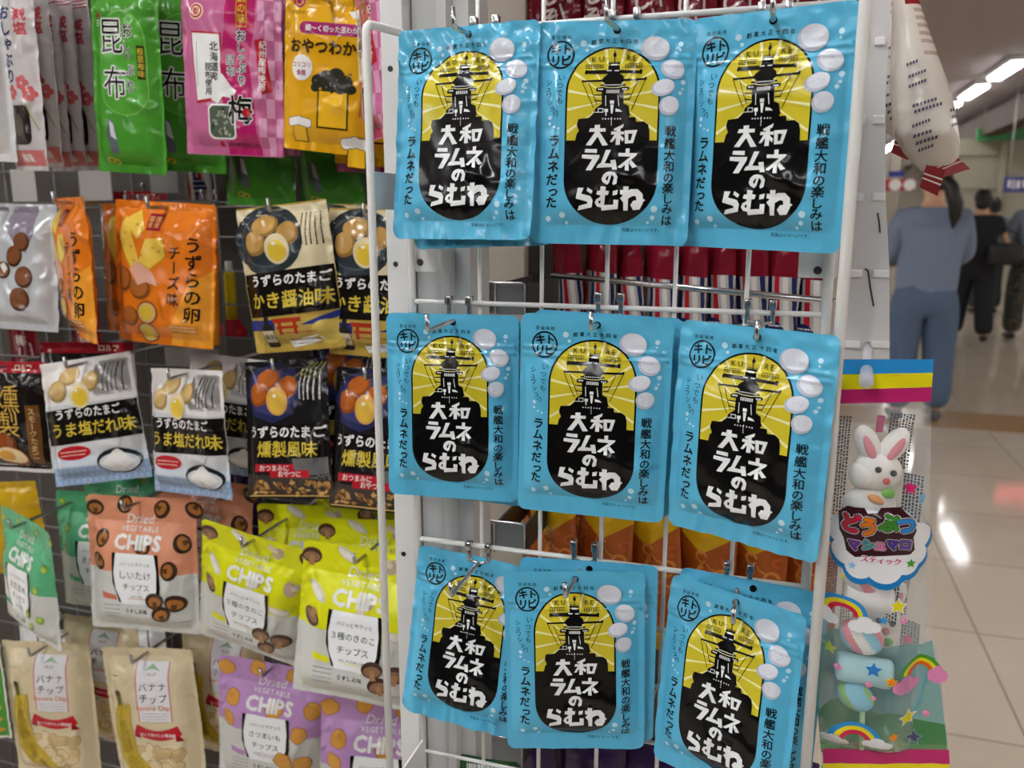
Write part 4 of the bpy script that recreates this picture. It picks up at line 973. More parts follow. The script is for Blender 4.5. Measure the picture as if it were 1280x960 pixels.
rail(at(690, 344, 0.84), at(1044, 377, 0.74), 0.003, 'thicker chrome rail crossing in front of the striped red packs')
rail(at(700, 332, 0.96), at(1005, 318, 0.90), 0.003, 'thin chrome rail above the striped red packs')
bm = bmesh.new(); box(bm, -2.2, -0.325, 0.78, 1.13, 1.70, 1.72, bev=0.002)
tag(obj('added_shade_shelf', bm, mat('#d6d6d2', 0.4)), 'unseen white shelf added to shade the wire wall of snack bags', 'shelf')  # unseen shelf added overhead to shade the bags and the gaps
# price plates
def plate_meshes():
    out = []
    bm = bmesh.new(); box(bm, -0.018, 0.018, -0.002, 0.002, -0.014, 0.014, bev=0.0008); m = bpy.data.meshes.new('plate'); bm.to_mesh(m); bm.free(); m.materials.append(mat('#8c9094', 0.25)); out.append(('plate', m))
    bm = bmesh.new(); tube(bm, bend([(-0.019, -0.003, -0.015), (-0.019, -0.003, 0.0155), (0.019, -0.003, 0.0155), (0.019, -0.003, -0.015)], 0.003), 0.0011, 6); m = bpy.data.meshes.new('rim'); bm.to_mesh(m); bm.free(); m.materials.append(CHROME); out.append(('rim', m))
    bm = bmesh.new(); box(bm, 0.018, 0.021, -0.002, 0.115, -0.014, 0.014, bev=0.0008); m = bpy.data.meshes.new('arm'); bm.to_mesh(m); bm.free(); m.materials.append(mat('#3a3c3e', 0.4, 0.5)); out.append(('arm', m))
    return out
PL = plate_meshes()
for px, py, lab in ((597, 372, 'chrome price plate nearest the post above the middle row'), (633, 374, 'chrome price plate with dark arm above the middle row'), (597, 668, 'chrome price plate nearest the post above the bottom row'), (634, 670, 'chrome price plate with dark arm above the bottom row'), (590, 928, 'chrome price plate low down over the small packs'), (632, 936, 'chrome price plate low down under the overlapping pouch')):
    p = at(px, py, 0.745)
    e = empty('price_plate', p, lab, 'price plate', 'chrome price plates behind the grid')
    for n, m in PL: link(bpy.data.objects.new(n, m), e)
# goods hanging behind the grid
def red_art():
    a = Art(); N = F('#232a5a')
    a.rect(F('#b9b2ac'), -23, -95, 23, 46, l=1)
    for i in range(6): a.poly((RED, F('#e2dcd6'), N)[i % 3], [(-23 + i * 8 - 3, 46), (-23 + i * 8 + 2, 46), (-23 + i * 8 + 8, -30), (-23 + i * 8 + 3, -30)], l=2)
    a.ell(N, 2, -10, 10, 14, 20, l=3); a.rect(F('#b8702c'), -20, -90, 20, -45, l=2);  fine(a, SNOW, -8, -20, 12, 2, 3, l=4, w=1.4)
    return a
def dark_art():
    a = Art(); r = random.Random(3)
    for i in range(14):
        x, y = r.uniform(-24, 24), r.uniform(-85, 85); a.stroke(F('#b9a9a4'), [(x, y), (x + r.uniform(-6, 6), y - r.uniform(6, 18)), (x + r.uniform(-8, 8), y - 24)], r.uniform(0.8, 2.2), l=1)
    a.text(F('#c9b9b2'), '梅しそ', 0, -20, 20, b=0.03, vert=True, l=2); return a
def orange_art():
    a = Art(); a.poly(F('#d9a818'), [(-40, 86), (40, 86), (40, 60), (6, 34), (-40, 62)], l=1); a.rect(F('#d9a818'), -40, -86, 40, -58, l=1); r = random.Random(8)
    for i in range(34):
        x, y = r.uniform(-34, 34), r.uniform(-54, 40); a.stroke(F(r.choice(['#c8602a', '#a8481c', '#e08a3c'])), arc_pts(x, y, r.uniform(5, 9), r.uniform(4, 8), r.uniform(0, 200), r.uniform(260, 330), 8), 3.0, l=2 + i % 3)
    return a
design('redpack', 'striped_snack_pack', 46, 190, 7, F('#7d1426', bump=0.9), red_art(), 41, 'snack pack', fold=2)
design('darkpack', 'dark_red_snack_pack', 60, 200, 8, F('#64101c', bump=0.9), dark_art(), 42, 'snack pack', fold=2)
design('orangepack', 'orange_crisps_pack', 80, 172, 12, F('#b4571c', bump=0.5), orange_art(), 43, 'snack pack', fold=2)
design('purplepack', 'purple_snack_pack', 90, 180, 10, F('#2a1440', bump=0.5), None, 44, 'snack pack', fold=2)
PEG = {}
def peg(hole, label):
    L = round(1.128 - hole.y + 0.012, 3)
    if L not in PEG: PEG[L] = hook_meshes(L, 0.004, 0.008, 0.0015, 0.010)
    hook(hole.x, 1.128, hole.z + 0.017, label, 'steel peg hooks behind the grid', PEG[L])
def row(k, n, x0, dx, y0, dy, Y0, dY, yaw, phrase, group):
    b0 = None
    for i in range(n):
        p = at(x0 + dx * i, y0 + dy * i, Y0 + dY * i)
        pose = [p.x, p.y, p.z + random.Random(i + 5).uniform(-0.006, 0.006), random.Random(i).uniform(-0.08, 0.08), yaw + random.Random(i + 9).uniform(-0.12, 0.12), 0.02]
        ordn = ('first', 'second', 'third', 'fourth', 'fifth', 'sixth', 'seventh', 'eighth', 'ninth', 'tenth')[i]
        if b0 is None: b0 = hang(k, pose, phrase % ordn, group=group)
        else:
            c = b0.copy(); COL.objects.link(c); c.matrix_world = pose_matrix(pose); c['label'] = phrase % ordn
            for ch in b0.children:
                d = ch.copy(); COL.objects.link(d); d.parent = c
        peg(pose_matrix(pose) @ Vector((0, D[k][4] / 2000 - 0.006, 0)), 'steel peg for the ' + phrase % ordn)
row('redpack', 9, 712, 37, 395, 1.2, 0.90, -0.006, -0.62, 'striped red pack behind the grid, %s from the price plates', 'striped red packs behind the grid')
row('darkpack', 7, 690, 57, -28, 0, 0.86, 0.0, -0.25, 'dark red pack behind the top wires, %s from the steel post', 'dark red packs behind the top row')
row('orangepack', 6, 690, 62, 702, 6, 0.83, 0.0, -0.5, 'orange crisps pack behind the grid, %s from the divider board', 'orange crisps packs behind the grid')
row('purplepack', 5, 655, 76, 985, 10, 0.83, 0.0, -0.2, 'dark purple pack low behind the grid, %s from the small packs', 'dark purple packs low behind the grid')
# small packs standing in the tray
def small_art(c):
    a = Art(); a.rect(c, -24, -30, 24, 31, l=1); fine(a, SNOW, -18, 8, 22, 27, 2, l=2, w=5); a.ell(F('#b05a6a'), -14, 2, 7, l=3); a.ell(F('#d8cfc0'), -13, 4, 3, l=4); return a
design('bluepack', 'small_blue_pack', 50, 64, 8, F('#23324e'), small_art(F('#2a3c60')), 45, 'snack pack')
design('greenmini', 'small_green_pack', 64, 64, 8, F('#1f4a26'), small_art(F('#2a5a2c')), 46, 'snack pack')
p = at(551, 958, 0.63 + 0.02); hang('bluepack', [p.x, p.y, p.z - 0.022, -0.05, 0.1, -0.1], 'small dark blue pack with white lettering below the bottom row')
p = at(607, 962, 0.63 + 0.02); hang('greenmini', [p.x, p.y, p.z - 0.022, 0.05, 0.0, -0.1], 'small dark green pack beside the small blue one')
tray = empty('display_tray', (-0.13, 0.56, 0.70), 'white metal tray at the foot of the wire panel', 'tray')
zt = at(541, 921, 0.607).z - 0.70
bm = bmesh.new(); box(bm, -0.1460, -0.1445, -0.07, 0.040, -0.09, zt); obj('side_panel', bm, WHITE_METAL, tray)
bm = bmesh.new(); box(bm, 0.1560, 0.1575, -0.07, 0.040, -0.09, zt); obj('side_panel', bm, WHITE_METAL, tray)
bm = bmesh.new(); box(bm, -0.146, 0.1575, -0.0715, -0.07, -0.09, -0.02); obj('front_panel', bm, WHITE_METAL, tray)
bm = bmesh.new(); box(bm, -0.1445, 0.156, -0.07, 0.040, -0.092, -0.09); obj('tray_floor', bm, WHITE_METAL, tray)
# price cards and loose goods in the gaps of the wire wall
for px, py, w, h, c, lab in ((30, 232, 0.05, 0.05, '#b9b7b2', 'pale price card hanging under the plain white bag'), (120, 232, 0.06, 0.045, '#a9a6a2', 'grey price card between the seaweed strips and orange bags'), (205, 224, 0.05, 0.04, '#8d8a88', 'dim price card below the green kelp bag'), (240, 447, 0.10, 0.03, '#8b8984', 'grey price card under the orange cheese bag'), (345, 447, 0.08, 0.03, '#4c4a48', 'dark price card under the gold egg bag')):
    p = at(px, py, NET_Y - 0.0025)
    bm = bmesh.new(); box(bm, -w / 2, w / 2, -0.001, 0.001, -h / 2, h / 2, bev=0.0005)
    o2 = obj('price_card', bm, mat(c, 0.35)); o2.location = p; tag(o2, lab, 'price card')
for k, px, py, Y, lab in (('smoky', 170, 300, 1.09, 'dark pack on the far side of the wires behind the orange bags'), ('redpack', 330, 225, 1.09, 'red striped pack on the far side of the wires under the green kelp bags'), ('redpack', 250, 225, 1.09, 'red striped pack behind the wires below the pink plum bag'), ('purplepack', 300, 640, 1.09, 'dark purple pack behind the wires above the yellow chips'), ('darkpack', 110, 425, 1.07, 'dark red pack behind the wires over the salt egg bag'), ('darkpack', 30, 425, 1.07, 'dark red pack behind the wires over the smoked egg bag'), ('plain', 180, 850, 1.09, 'plain white bag on the far side of the wires above the banana chips'), ('plain', 60, 850, 1.09, 'plain white bag behind the wires under the sideways mint pouch')):
    p = at(px, py, Y); hang(k, [p.x, p.y, p.z, 0.0, 0.0, 0.0], lab); peg(p + Vector((0, 0, D[k][4] / 2000 - 0.006)), 'peg: ' + lab)
bt = empty('yellow_tube', at(291, 412, NET_Y + 0.026), 'yellow plastic tube with red base seen through the wires beside the orange bag', 'tube')
bm = bmesh.new(); tube(bm, [(0, 0, 0.015), (0, 0, 0.085), (0, 0, 0.09)], [0.009, 0.009, 0.006], 16); obj('tube_body', bm, F('#d3b414'), bt, True)
bm = bmesh.new(); tube(bm, [(0, 0, 0.09), (0, 0, 0.105)], [0.006, 0.005], 12); obj('cap', bm, F('#e6e6e0'), bt, True)
bm = bmesh.new(); tube(bm, [(0, 0, -0.01), (0, 0, 0.0), (0, 0, 0.016)], [0.022, 0.020, 0.010], 16); obj('base', bm, F('#b81f30'), bt, True)
# ------------------------------------------------------------------ clip strip, marshmallow bags, noodle bags
SY = 0.628
def at_poly(pts, Y): return [at(x, y, Y) for x, y in pts]
cs = empty('clip_strip', at(1090, 450, SY), 'white plastic clip strip of tabs hanging beside the blue pouches', 'clip strip')
org = cs.location.copy()
def slab(name, px, Y0, Y1, m, parent, bev=0.0006):
    """a flat plate with real thickness, outlined at Y0"""
    bm = bmesh.new()
    f = [bm.verts.new(p - parent_loc) for p in at_poly(px, Y0)]
    b = [bm.verts.new(v.co + Vector((0, Y1 - Y0, 0))) for v in f]
    bm.faces.new(f); bm.faces.new(b[::-1])
    for i in range(len(f)): bm.faces.new((f[i], f[(i + 1) % len(f)], b[(i + 1) % len(f)], b[i]))
    return obj(name, bm, m, parent)
parent_loc = org
slab('backing', [(1080, -40), (1116, -40), (1107, 120), (1107, 245), (1112, 340), (1112, 449), (1045, 449), (1062, 200)], SY, SY + 0.0015, mat('#dcd8d6', 0.3), cs)
for y, xl, xr in ((52, 1074, 1106), (150, 1068, 1105), (246, 1064, 1106), (342, 1058, 1111), (430, 1054, 1111)):
    for a, b in ((xl, xl + (xr - xl) * 0.36), (xl + (xr - xl) * 0.62, xr)):
        p, q = at(a, y - 5, SY) - org, at(b, y + 5, SY) - org
        bm = bmesh.new(); box(bm, p.x, q.x, -0.003, 0.0005, q.z, p.z, bev=0.001); obj('tab', bm, mat('#f0eeee', 0.28), cs)
for pts in ([(1081, 336), (1085, 338), (1088, 360), (1092, 383)], [(1097, 266), (1099, 278), (1100, 291)]):
    bm = bmesh.new(); tube(bm, [p - org for p in at_poly(pts, SY - 0.0003)], 0.0006, 6); obj('slot', bm, mat('#3c3834', 0.5), cs)
def clear_mat(name, base, op, rough=0.08):
    m = bpy.data.materials.new(name); m.use_nodes = True
    nt = m.node_tree; b = nt.nodes['Principled BSDF']; out = nt.nodes['Material Output']
    b.inputs['Base Color'].default_value = lin(base); b.inputs['Roughness'].default_value = rough; b.inputs['Specular IOR Level'].default_value = 0.7
    tr = nt.nodes.new('ShaderNodeBsdfTransparent'); mx = nt.nodes.new('ShaderNodeMixShader')
    lw = nt.nodes.new('ShaderNodeLayerWeight'); lw.inputs['Blend'].default_value = 0.25
    ad = nt.nodes.new('ShaderNodeMath'); ad.operation = 'MULTIPLY_ADD'; ad.inputs[1].default_value = 0.55; ad.inputs[2].default_value = op; ad.use_clamp = True
    tc = nt.nodes.new('ShaderNodeTexCoord'); n1 = nt.nodes.new('ShaderNodeTexNoise'); n1.inputs['Scale'].default_value = 30; n1.noise_type = 'RIDGED_MULTIFRACTAL'; n1.inputs['Detail'].default_value = 1.5
    bp = nt.nodes.new('ShaderNodeBump'); bp.inputs['Strength'].default_value = 0.5; bp.inputs['Distance'].default_value = 0.002
    nt.links.new(tc.outputs['Object'], n1.inputs['Vector']); nt.links.new(n1.outputs['Fac'], bp.inputs['Height'])
    nt.links.new(bp.outputs['Normal'], b.inputs['Normal'])
    nt.links.new(lw.outputs['Facing'], ad.inputs[0]); nt.links.new(ad.outputs[0], mx.inputs[0])
    nt.links.new(tr.outputs[0], mx.inputs[1]); nt.links.new(b.outputs[0], mx.inputs[2]); nt.links.new(mx.outputs[0], out.inputs['Surface'])
    return m
CLEAR = clear_mat('clear_film', '#e8ecec', 0.07); TEAL = clear_mat('teal_print', '#3aa0a0', 0.62, 0.2); GRN = clear_mat('green_print', '#2f8a3c', 0.7, 0.2); HOOKC = clear_mat('clear_plastic', '#e6e6ee', 0.35, 0.15)
bm = bmesh.new()
tube(bm, bend([p - org for p in (at(1083, 428, SY + 0.004), at(1083, 432, SY - 0.012), at(1083, 455, 0.585), at(1082, 478, 0.560))], 0.004), [0.0028] * 11 + [0.0028], 10) if False else tube(bm, [at(1084, 430, SY) - org, at(1084, 440, SY - 0.02) - org, at(1083, 458, 0.582) - org, at(1083, 478, 0.553) - org], [0.002, 0.0032, 0.0036, 0.0044], 12)
obj('clear_hook', bm, HOOKC, cs, True)

BY = 0.575
BC = at(1100, 715, BY)
MM = lambda x, y: ((at(x, y, BY).x - BC.x) * 1000, (at(x, y, BY).z - BC.z) * 1000)
MP = lambda pts: [MM(x, y) for x, y in pts]
K = 0.465
PRB, PRY, PRM = film('#2f8fd0'), film('#e8d81c'), film('#c22a6c')
def star(a, m, x, y, r, l, edge=None, rot=0):
    for mm, k, ll in (((edge, 1.25, l),) if edge else ()) + ((m, 1.0, l + 1),):
        c = MM(x, y); a.poly(mm, [(c[0] + r * K * k * (1 if i % 2 == 0 else 0.5) * math.cos(PI / 2 + rot + i * PI / 5), c[1] + r * K * k * (1 if i % 2 == 0 else 0.5) * math.sin(PI / 2 + rot + i * PI / 5)) for i in range(10)], l=ll)
def cloud(a, m, x, y, w, h, l):
    c = MM(x, y)
    for u, v, r in ((-0.32, -0.1, 0.3), (0, 0.12, 0.36), (0.32, -0.08, 0.3), (0.12, -0.2, 0.3), (-0.15, -0.2, 0.3)): a.ell(m, c[0] + u * w * K, c[1] + v * h * K, r * w * K * 0.8, r * h * K * 1.3, n=16, l=l)
def rainbow(a, x, y, r, cols, l):
    c = MM(x, y)
    for i, m in enumerate(cols):
        o_, n_ = (r - i * r * 0.19) * K, (r - (i + 1) * r * 0.19) * K
        a.poly(m, arc_pts(c[0], c[1], o_, o_ * 0.9, 2, 178, 20) + arc_pts(c[0], c[1], n_, n_ * 0.9, 178, 2, 20), l=l)
def bunny_art():
    a = Art(); LB = F('#1f7fc4'); WH = F('#f0f0f2'); PK = F('#e48ab8')
    # printed teal scenery low on the bag
    a.poly(PRM, MP([(1028, 936), (1186, 936), (1187, 954), (1029, 954)]), l=3); a.poly(PRY, MP([(1029, 954), (1187, 954), (1189, 990), (1030, 990)]), l=3)
    # logo on a cloud
    for m, k, dy, l in ((LB, 1.0, 5, 4), (WH, 0.94, 0, 5)):
        for x, y, r in ((1050, 655, 22), (1083, 645, 24), (1117, 645, 24), (1142, 662, 22), (1056, 680, 20), (1140, 684, 18), (1073, 695, 22), (1102, 698, 26), (1128, 692, 20)):
            c = MM(x, y + dy); a.ell(m, c[0], c[1], r * K * (k + 0.06 * (m is LB)), n=22, l=l)
        c = MM(1098, 668 + dy); a.ell(m, c[0], c[1], 46 * K, 32 * K, l=l)
    BR = F('#3a1820')
    a.poly(BR, MP([(1047, 633), (1058, 624), (1078, 625), (1082, 632), (1094, 631), (1098, 625), (1122, 624), (1130, 632), (1140, 640), (1142, 655), (1138, 662), (1140, 678), (1134, 683), (1066, 685), (1056, 678), (1053, 664), (1048, 655)]), l=6)
    c = MM(1094, 644)
    for ch, x, m, dy in (('ど', 1061, F('#c41f3c'), 0), ('う', 1083, F('#e07a1c'), 4), ('ぶ', 1108, F('#3a8a2c'), -1), ('つ', 1129, F('#2f86cc'), 2)):
        q = MM(x, 644 + dy); a.text(F('#ece2e2'), ch, q[0], q[1], 12.0, b=0.15, l=7, sy=1.12); a.text(BR, ch, q[0], q[1], 11.8, b=0.12, l=8, sy=1.12); a.text(m, ch, q[0], q[1], 11.8, b=0.078, l=9, sy=1.12)
    for ch, x, m in (('マ', 1065, F('#6a3a8c')), ('シ', 1082, F('#3a9aa0')), ('ュ', 1097, F('#e078b0')), ('マ', 1112, F('#4a3a9c')), ('ロ', 1128, F('#6a4a9c'))):
        q = MM(x, 670); a.text(F('#ece2e2'), ch, q[0], q[1], 8.0, b=0.15, l=7); a.text(BR, ch, q[0], q[1], 7.8, b=0.12, l=8); a.text(m, ch, q[0], q[1], 7.8, b=0.075, l=9)
    q = MM(1098, 689); a.text(WH, 'スティック', q[0], q[1], 5.0, b=0.1, l=7); a.text(F('#d0246c'), 'スティック', q[0], q[1], 5.0, b=0.045, l=8)
    star(a, F('#4a9a2c'), 1135, 694, 7, 8, WH); star(a, F('#8ac0e8'), 1063, 695, 6, 8); star(a, F('#d8286c'), 1134, 601, 10, 4)
    star(a, PRY, 1119, 745, 11, 6, WH); star(a, F('#2f8fd0'), 1101, 762, 7, 6); star(a, PRY, 1052, 710, 4, 6)
    star(a, F('#2f7fd0'), 1089, 823, 12, 6); star(a, F('#e8821c'), 1111, 838, 8, 6, PRY); star(a, PRY, 1133, 890, 12, 6, WH); star(a, F('#e8821c'), 1114, 907, 8, 6); star(a, F('#4a4a6c'), 1141, 920, 11, 6, F('#8fa0a8')); star(a, F('#c8d860'), 1036, 800, 10, 6)
    R1 = (F('#2f8fd0'), PRY, F('#d0284c')); R2 = (F('#4a9a2c'), PRY, F('#e0621c'))
    rainbow(a, 1052, 757, 33, R1, 5); cloud(a, WH, 1033, 762, 26, 20, 7); cloud(a, WH, 1078, 768, 40, 22, 7)
    rainbow(a, 1066, 912, 38, R1, 5); cloud(a, WH, 1042, 912, 36, 22, 7); cloud(a, WH, 1094, 915, 38, 20, 7)
    rainbow(a, 1149, 838, 30, R2, 5); cloud(a, PK, 1130, 846, 34, 24, 7); cloud(a, PK, 1172, 842, 24, 24, 7)
    for x, y, r in ((1083, 840, 5), (1089, 857, 3.5), (1126, 763, 5), (1157, 890, 5), (1045, 820, 5)):
        c = MM(x, y); a.ell(PK, c[0], c[1], r * K, n=14, l=9); a.ell(WH, c[0] - 0.6, c[1] + 0.7, r * K * 0.25, n=8, l=10)
    c = MM(1149, 615); a.ell(F('#7ab4dc'), c[0], c[1], 2, 3, l=6)
    return a
BUN_OUT = MP([(1167, 449), (1165, 480), (1163, 520), (1161, 560), (1161, 610), (1165, 680), (1167, 735), (1164, 775), (1172, 820), (1180, 880), (1187, 950), (1189, 988), (1030, 988), (1026, 940), (1021, 860), (1019, 760), (1023, 660), (1030, 580), (1038, 510), (1043, 449)][::-1])
class BunnySkin(Skin):
    def bulge(self, x, y):
        w = self.W / 2 - 6 - abs(x + 3)
        S = lambda t: math.sin(PI / 2 * max(0.0, min(1.0, t)))
        return self.T * S(w / 18) * S((MM(1100, 505)[1] - y) / 30) * S((y - MM(1100, 940)[1]) / 20)
bsk = BunnySkin(76, 250, 15, wr=1.0, pk=0.4, seed=5, tback=0.85, top=20, bot=20)
BUN = pouch_meshes('marshmallow_bag', bsk, BUN_OUT, CLEAR, bunny_art(), h=3.0, back=CLEAR)
# header card and back label, parts of the bag
hd = Art()
hd.poly(PRB, MP([(1043, 449), (1167, 449), (1166, 466), (1042, 468)]), l=1); hd.poly(PRY, MP([(1042, 468), (1166, 466), (1165, 484), (1040, 487)]), l=1); hd.poly(PRM, MP([(1040, 487), (1165, 484), (1164, 502), (1039, 505)]), l=1)
c = MM(1084, 474); hd.ell(F('#d8d0d8'), c[0], c[1], 3.6, n=20, l=2)
HEAD = layer_mesh('header_band', hd.f, bsk, 3.0)
lb = Art()
lb.poly(TEAL, MP([(1019, 800), (1040, 792), (1060, 800), (1085, 815), (1110, 822), (1135, 812), (1165, 800), (1176, 860), (1184, 930), (1025, 930), (1020, 860)]), l=1)
lb.poly(GRN, MP([(1023, 890), (1040, 884), (1060, 884), (1100, 905), (1140, 898), (1181, 905), (1184, 940), (1026, 940)]), l=2)
for x0, x1, y0, y1, s in ((1040, 1066, 522, 645, 1), (1108, 1146, 520, 590, 2), (1124, 1158, 600, 690, 3), (1108, 1132, 700, 790, 4), (1032, 1050, 700, 750, 5)):
    p, q = MM(x0, y1), MM(x1, y0)
    if s == 3: lb.rect(F('#d8d8d8'), p[0], p[1], q[0], q[1], l=1)
    fine(lb, F('#3c3a3c'), p[0], p[1], q[0], q[1], max(3, int((q[0] - p[0]) / 1.7)), l=2, vert=True, seed=s, w=1.2)
p, q = MM(1096, 545), MM(1108, 522); lb.rect(F('#c8467c'), p[0], p[1], q[0], q[1], l=1)
class BackSkin:
    @staticmethod
    def z(x, y): return bsk.back(x, y) + 0.25
LABEL = layer_mesh('back_label', lb.f, BackSkin, 3.0)
def marsh_bag(loc, label):
    b = link(bpy.data.objects.new('marshmallow_bag', BUN[0])); b.matrix_world = pose_matrix([*loc, 0, 0, 0]); tag(b, label, 'candy bag', 'clear marshmallow bags')
    for n, m in (('printed_front', BUN[1]), ('header_band', HEAD), ('back_label', LABEL)): link(bpy.data.objects.new(n, m), b)
def ball(bm, c, r, mi=0, seg=20, rot=None, fn=None):
    res = bmesh.ops.create_uvsphere(bm, u_segments=seg, v_segments=seg * 3 // 4, radius=1)
    M = Matrix.Translation(Vector(c)) @ (rot.to_4x4() if rot else Matrix()) @ Matrix.Diagonal((*r, 1))
    fs = {f for v in res['verts'] for f in v.link_faces}
    for f in fs:
        f.smooth = True; f.material_index = fn(f.calc_center_median()) if fn else mi
    for v in res['verts']: v.co = M @ v.co
MW = mat('#f2efe8', 0.6); MPK = mat('#e8919c', 0.6); MBL = mat('#8fcfe6', 0.6); MGR = mat('#9ad07c', 0.6); MDK = mat('#1c1614', 0.35); MLB = mat('#b4e0e4', 0.6)
CY = BY - 0.001
def candy(off, label):
    o_ = at(1085, 935, CY)
    e = empty('marshmallow_candy', o_ + off, label, 'candy', 'bunny marshmallow candies')
    L = lambda x, y, d=0.0: at(x, y, CY) - o_ + Vector((0, d, 0))
    k = K / 1000
    bm = bmesh.new(); ball(bm, L(1096, 588), (33 * k, 0.0105, 29 * k)); ball(bm, L(1080, 592, -0.001), (22 * k, 0.010, 21 * k)); obj('bunny_head', bm, MW, e, True)
    bm = bmesh.new(); ball(bm, L(1086, 630), (36 * k, 0.010, 26 * k)); obj('bunny_body', bm, MW, e, True)
    for x, y, r in ((1085, 555, 0.42), (1117, 557, -0.52)):
        R_ = Matrix.Rotation(-r, 3, 'Y')
        bm = bmesh.new(); ball(bm, L(x, y), (16 * k, 0.007, 29 * k), rot=R_); ear = obj('ear', bm, MW, e, True)
        bm = bmesh.new(); ball(bm, L(x + (1 if r > 0 else 2), y + 2, -0.0052), (7 * k, 0.003, 19 * k), rot=R_); obj('inner_ear', bm, MPK, ear, True)
    for x, y in ((1096, 582), (1115, 587)):
        bm = bmesh.new(); ball(bm, L(x, y, -0.0098 if x < 1110 else -0.0088), (4.6 * k, 0.002, 4.6 * k), seg=12); obj('eye', bm, MDK, e, True)
    bm = bmesh.new(); ball(bm, L(1106, 596, -0.0102), (5 * k, 0.003, 5 * k), seg=12); obj('nose', bm, mat('#d8504c', 0.5), e, True)
    bm = bmesh.new(); ball(bm, L(1093, 619, -0.009), (12 * k, 0.003, 6 * k), rot=Matrix.Rotation(0.4, 3, 'Y')); obj('carrot', bm, mat('#e89a58', 0.5), e, True)
    bm = bmesh.new(); ball(bm, L(1108, 611, -0.0105), (9 * k, 0.003, 7 * k), seg=9); obj('carrot_leaf', bm, mat('#6cb838', 0.5), e, True)
    def tw(x, y, rx, ry, ms, ang):
        bm = bmesh.new(); ball(bm, L(x, y), (rx * k * 1.12, 0.0095, ry * k * 1.08), seg=40, rot=Matrix.Rotation(ang, 3, 'Y'), fn=lambda c: int(math.floor((math.atan2(c.y, c.x) + c.z * 1.6 + 7) / (PI / 3.2))) % len(ms)); obj('twist', bm, ms, e, True)
    tw(1078, 720, 27, 22, [MW, MPK, MW, MW], 0.5); tw(1077, 795, 29, 24, [MBL, MPK, MW], 0.5); tw(1069, 869, 25, 20, [MBL, MGR, MBL], 0.5)
    for x0, y0, x1, y1, r, m in ((1056, 743, 1117, 752, 19, MW), (1045, 831, 1116, 844, 22, MLB)):
        bm = bmesh.new(); A_, B_ = L(x0, y0), L(x1, y1); d = (B_ - A_)
        tube(bm, [A_, A_ + d * 0.04, A_ + d * 0.12, A_ + d * 0.5, A_ + d * 0.88, A_ + d * 0.96, B_], [r * k * 0.75, r * k * 0.95, r * k, r * k * 0.94, r * k, r * k * 0.95, r * k * 0.75], 20); obj('marshmallow_block', bm, m, e, True)
    bm = bmesh.new(); tube(bm, [L(1078, 880), L(1077, 936)], 0.0018, 10); obj('stick', bm, mat('#b8d8a0', 0.4), e, True)
marsh_bag(BC, 'clear bunny marshmallow bag with blue yellow and magenta header, frontmost')
candy(Vector((0, 0, 0)), 'white bunny marshmallow stick inside the frontmost clear bag')
off = at(1100, 885, 0.612) - BC
marsh_bag(BC + off, 'second clear bunny marshmallow bag hanging lower behind the frontmost one')
candy(off, 'bunny marshmallow stick inside the lower hindmost clear bag')

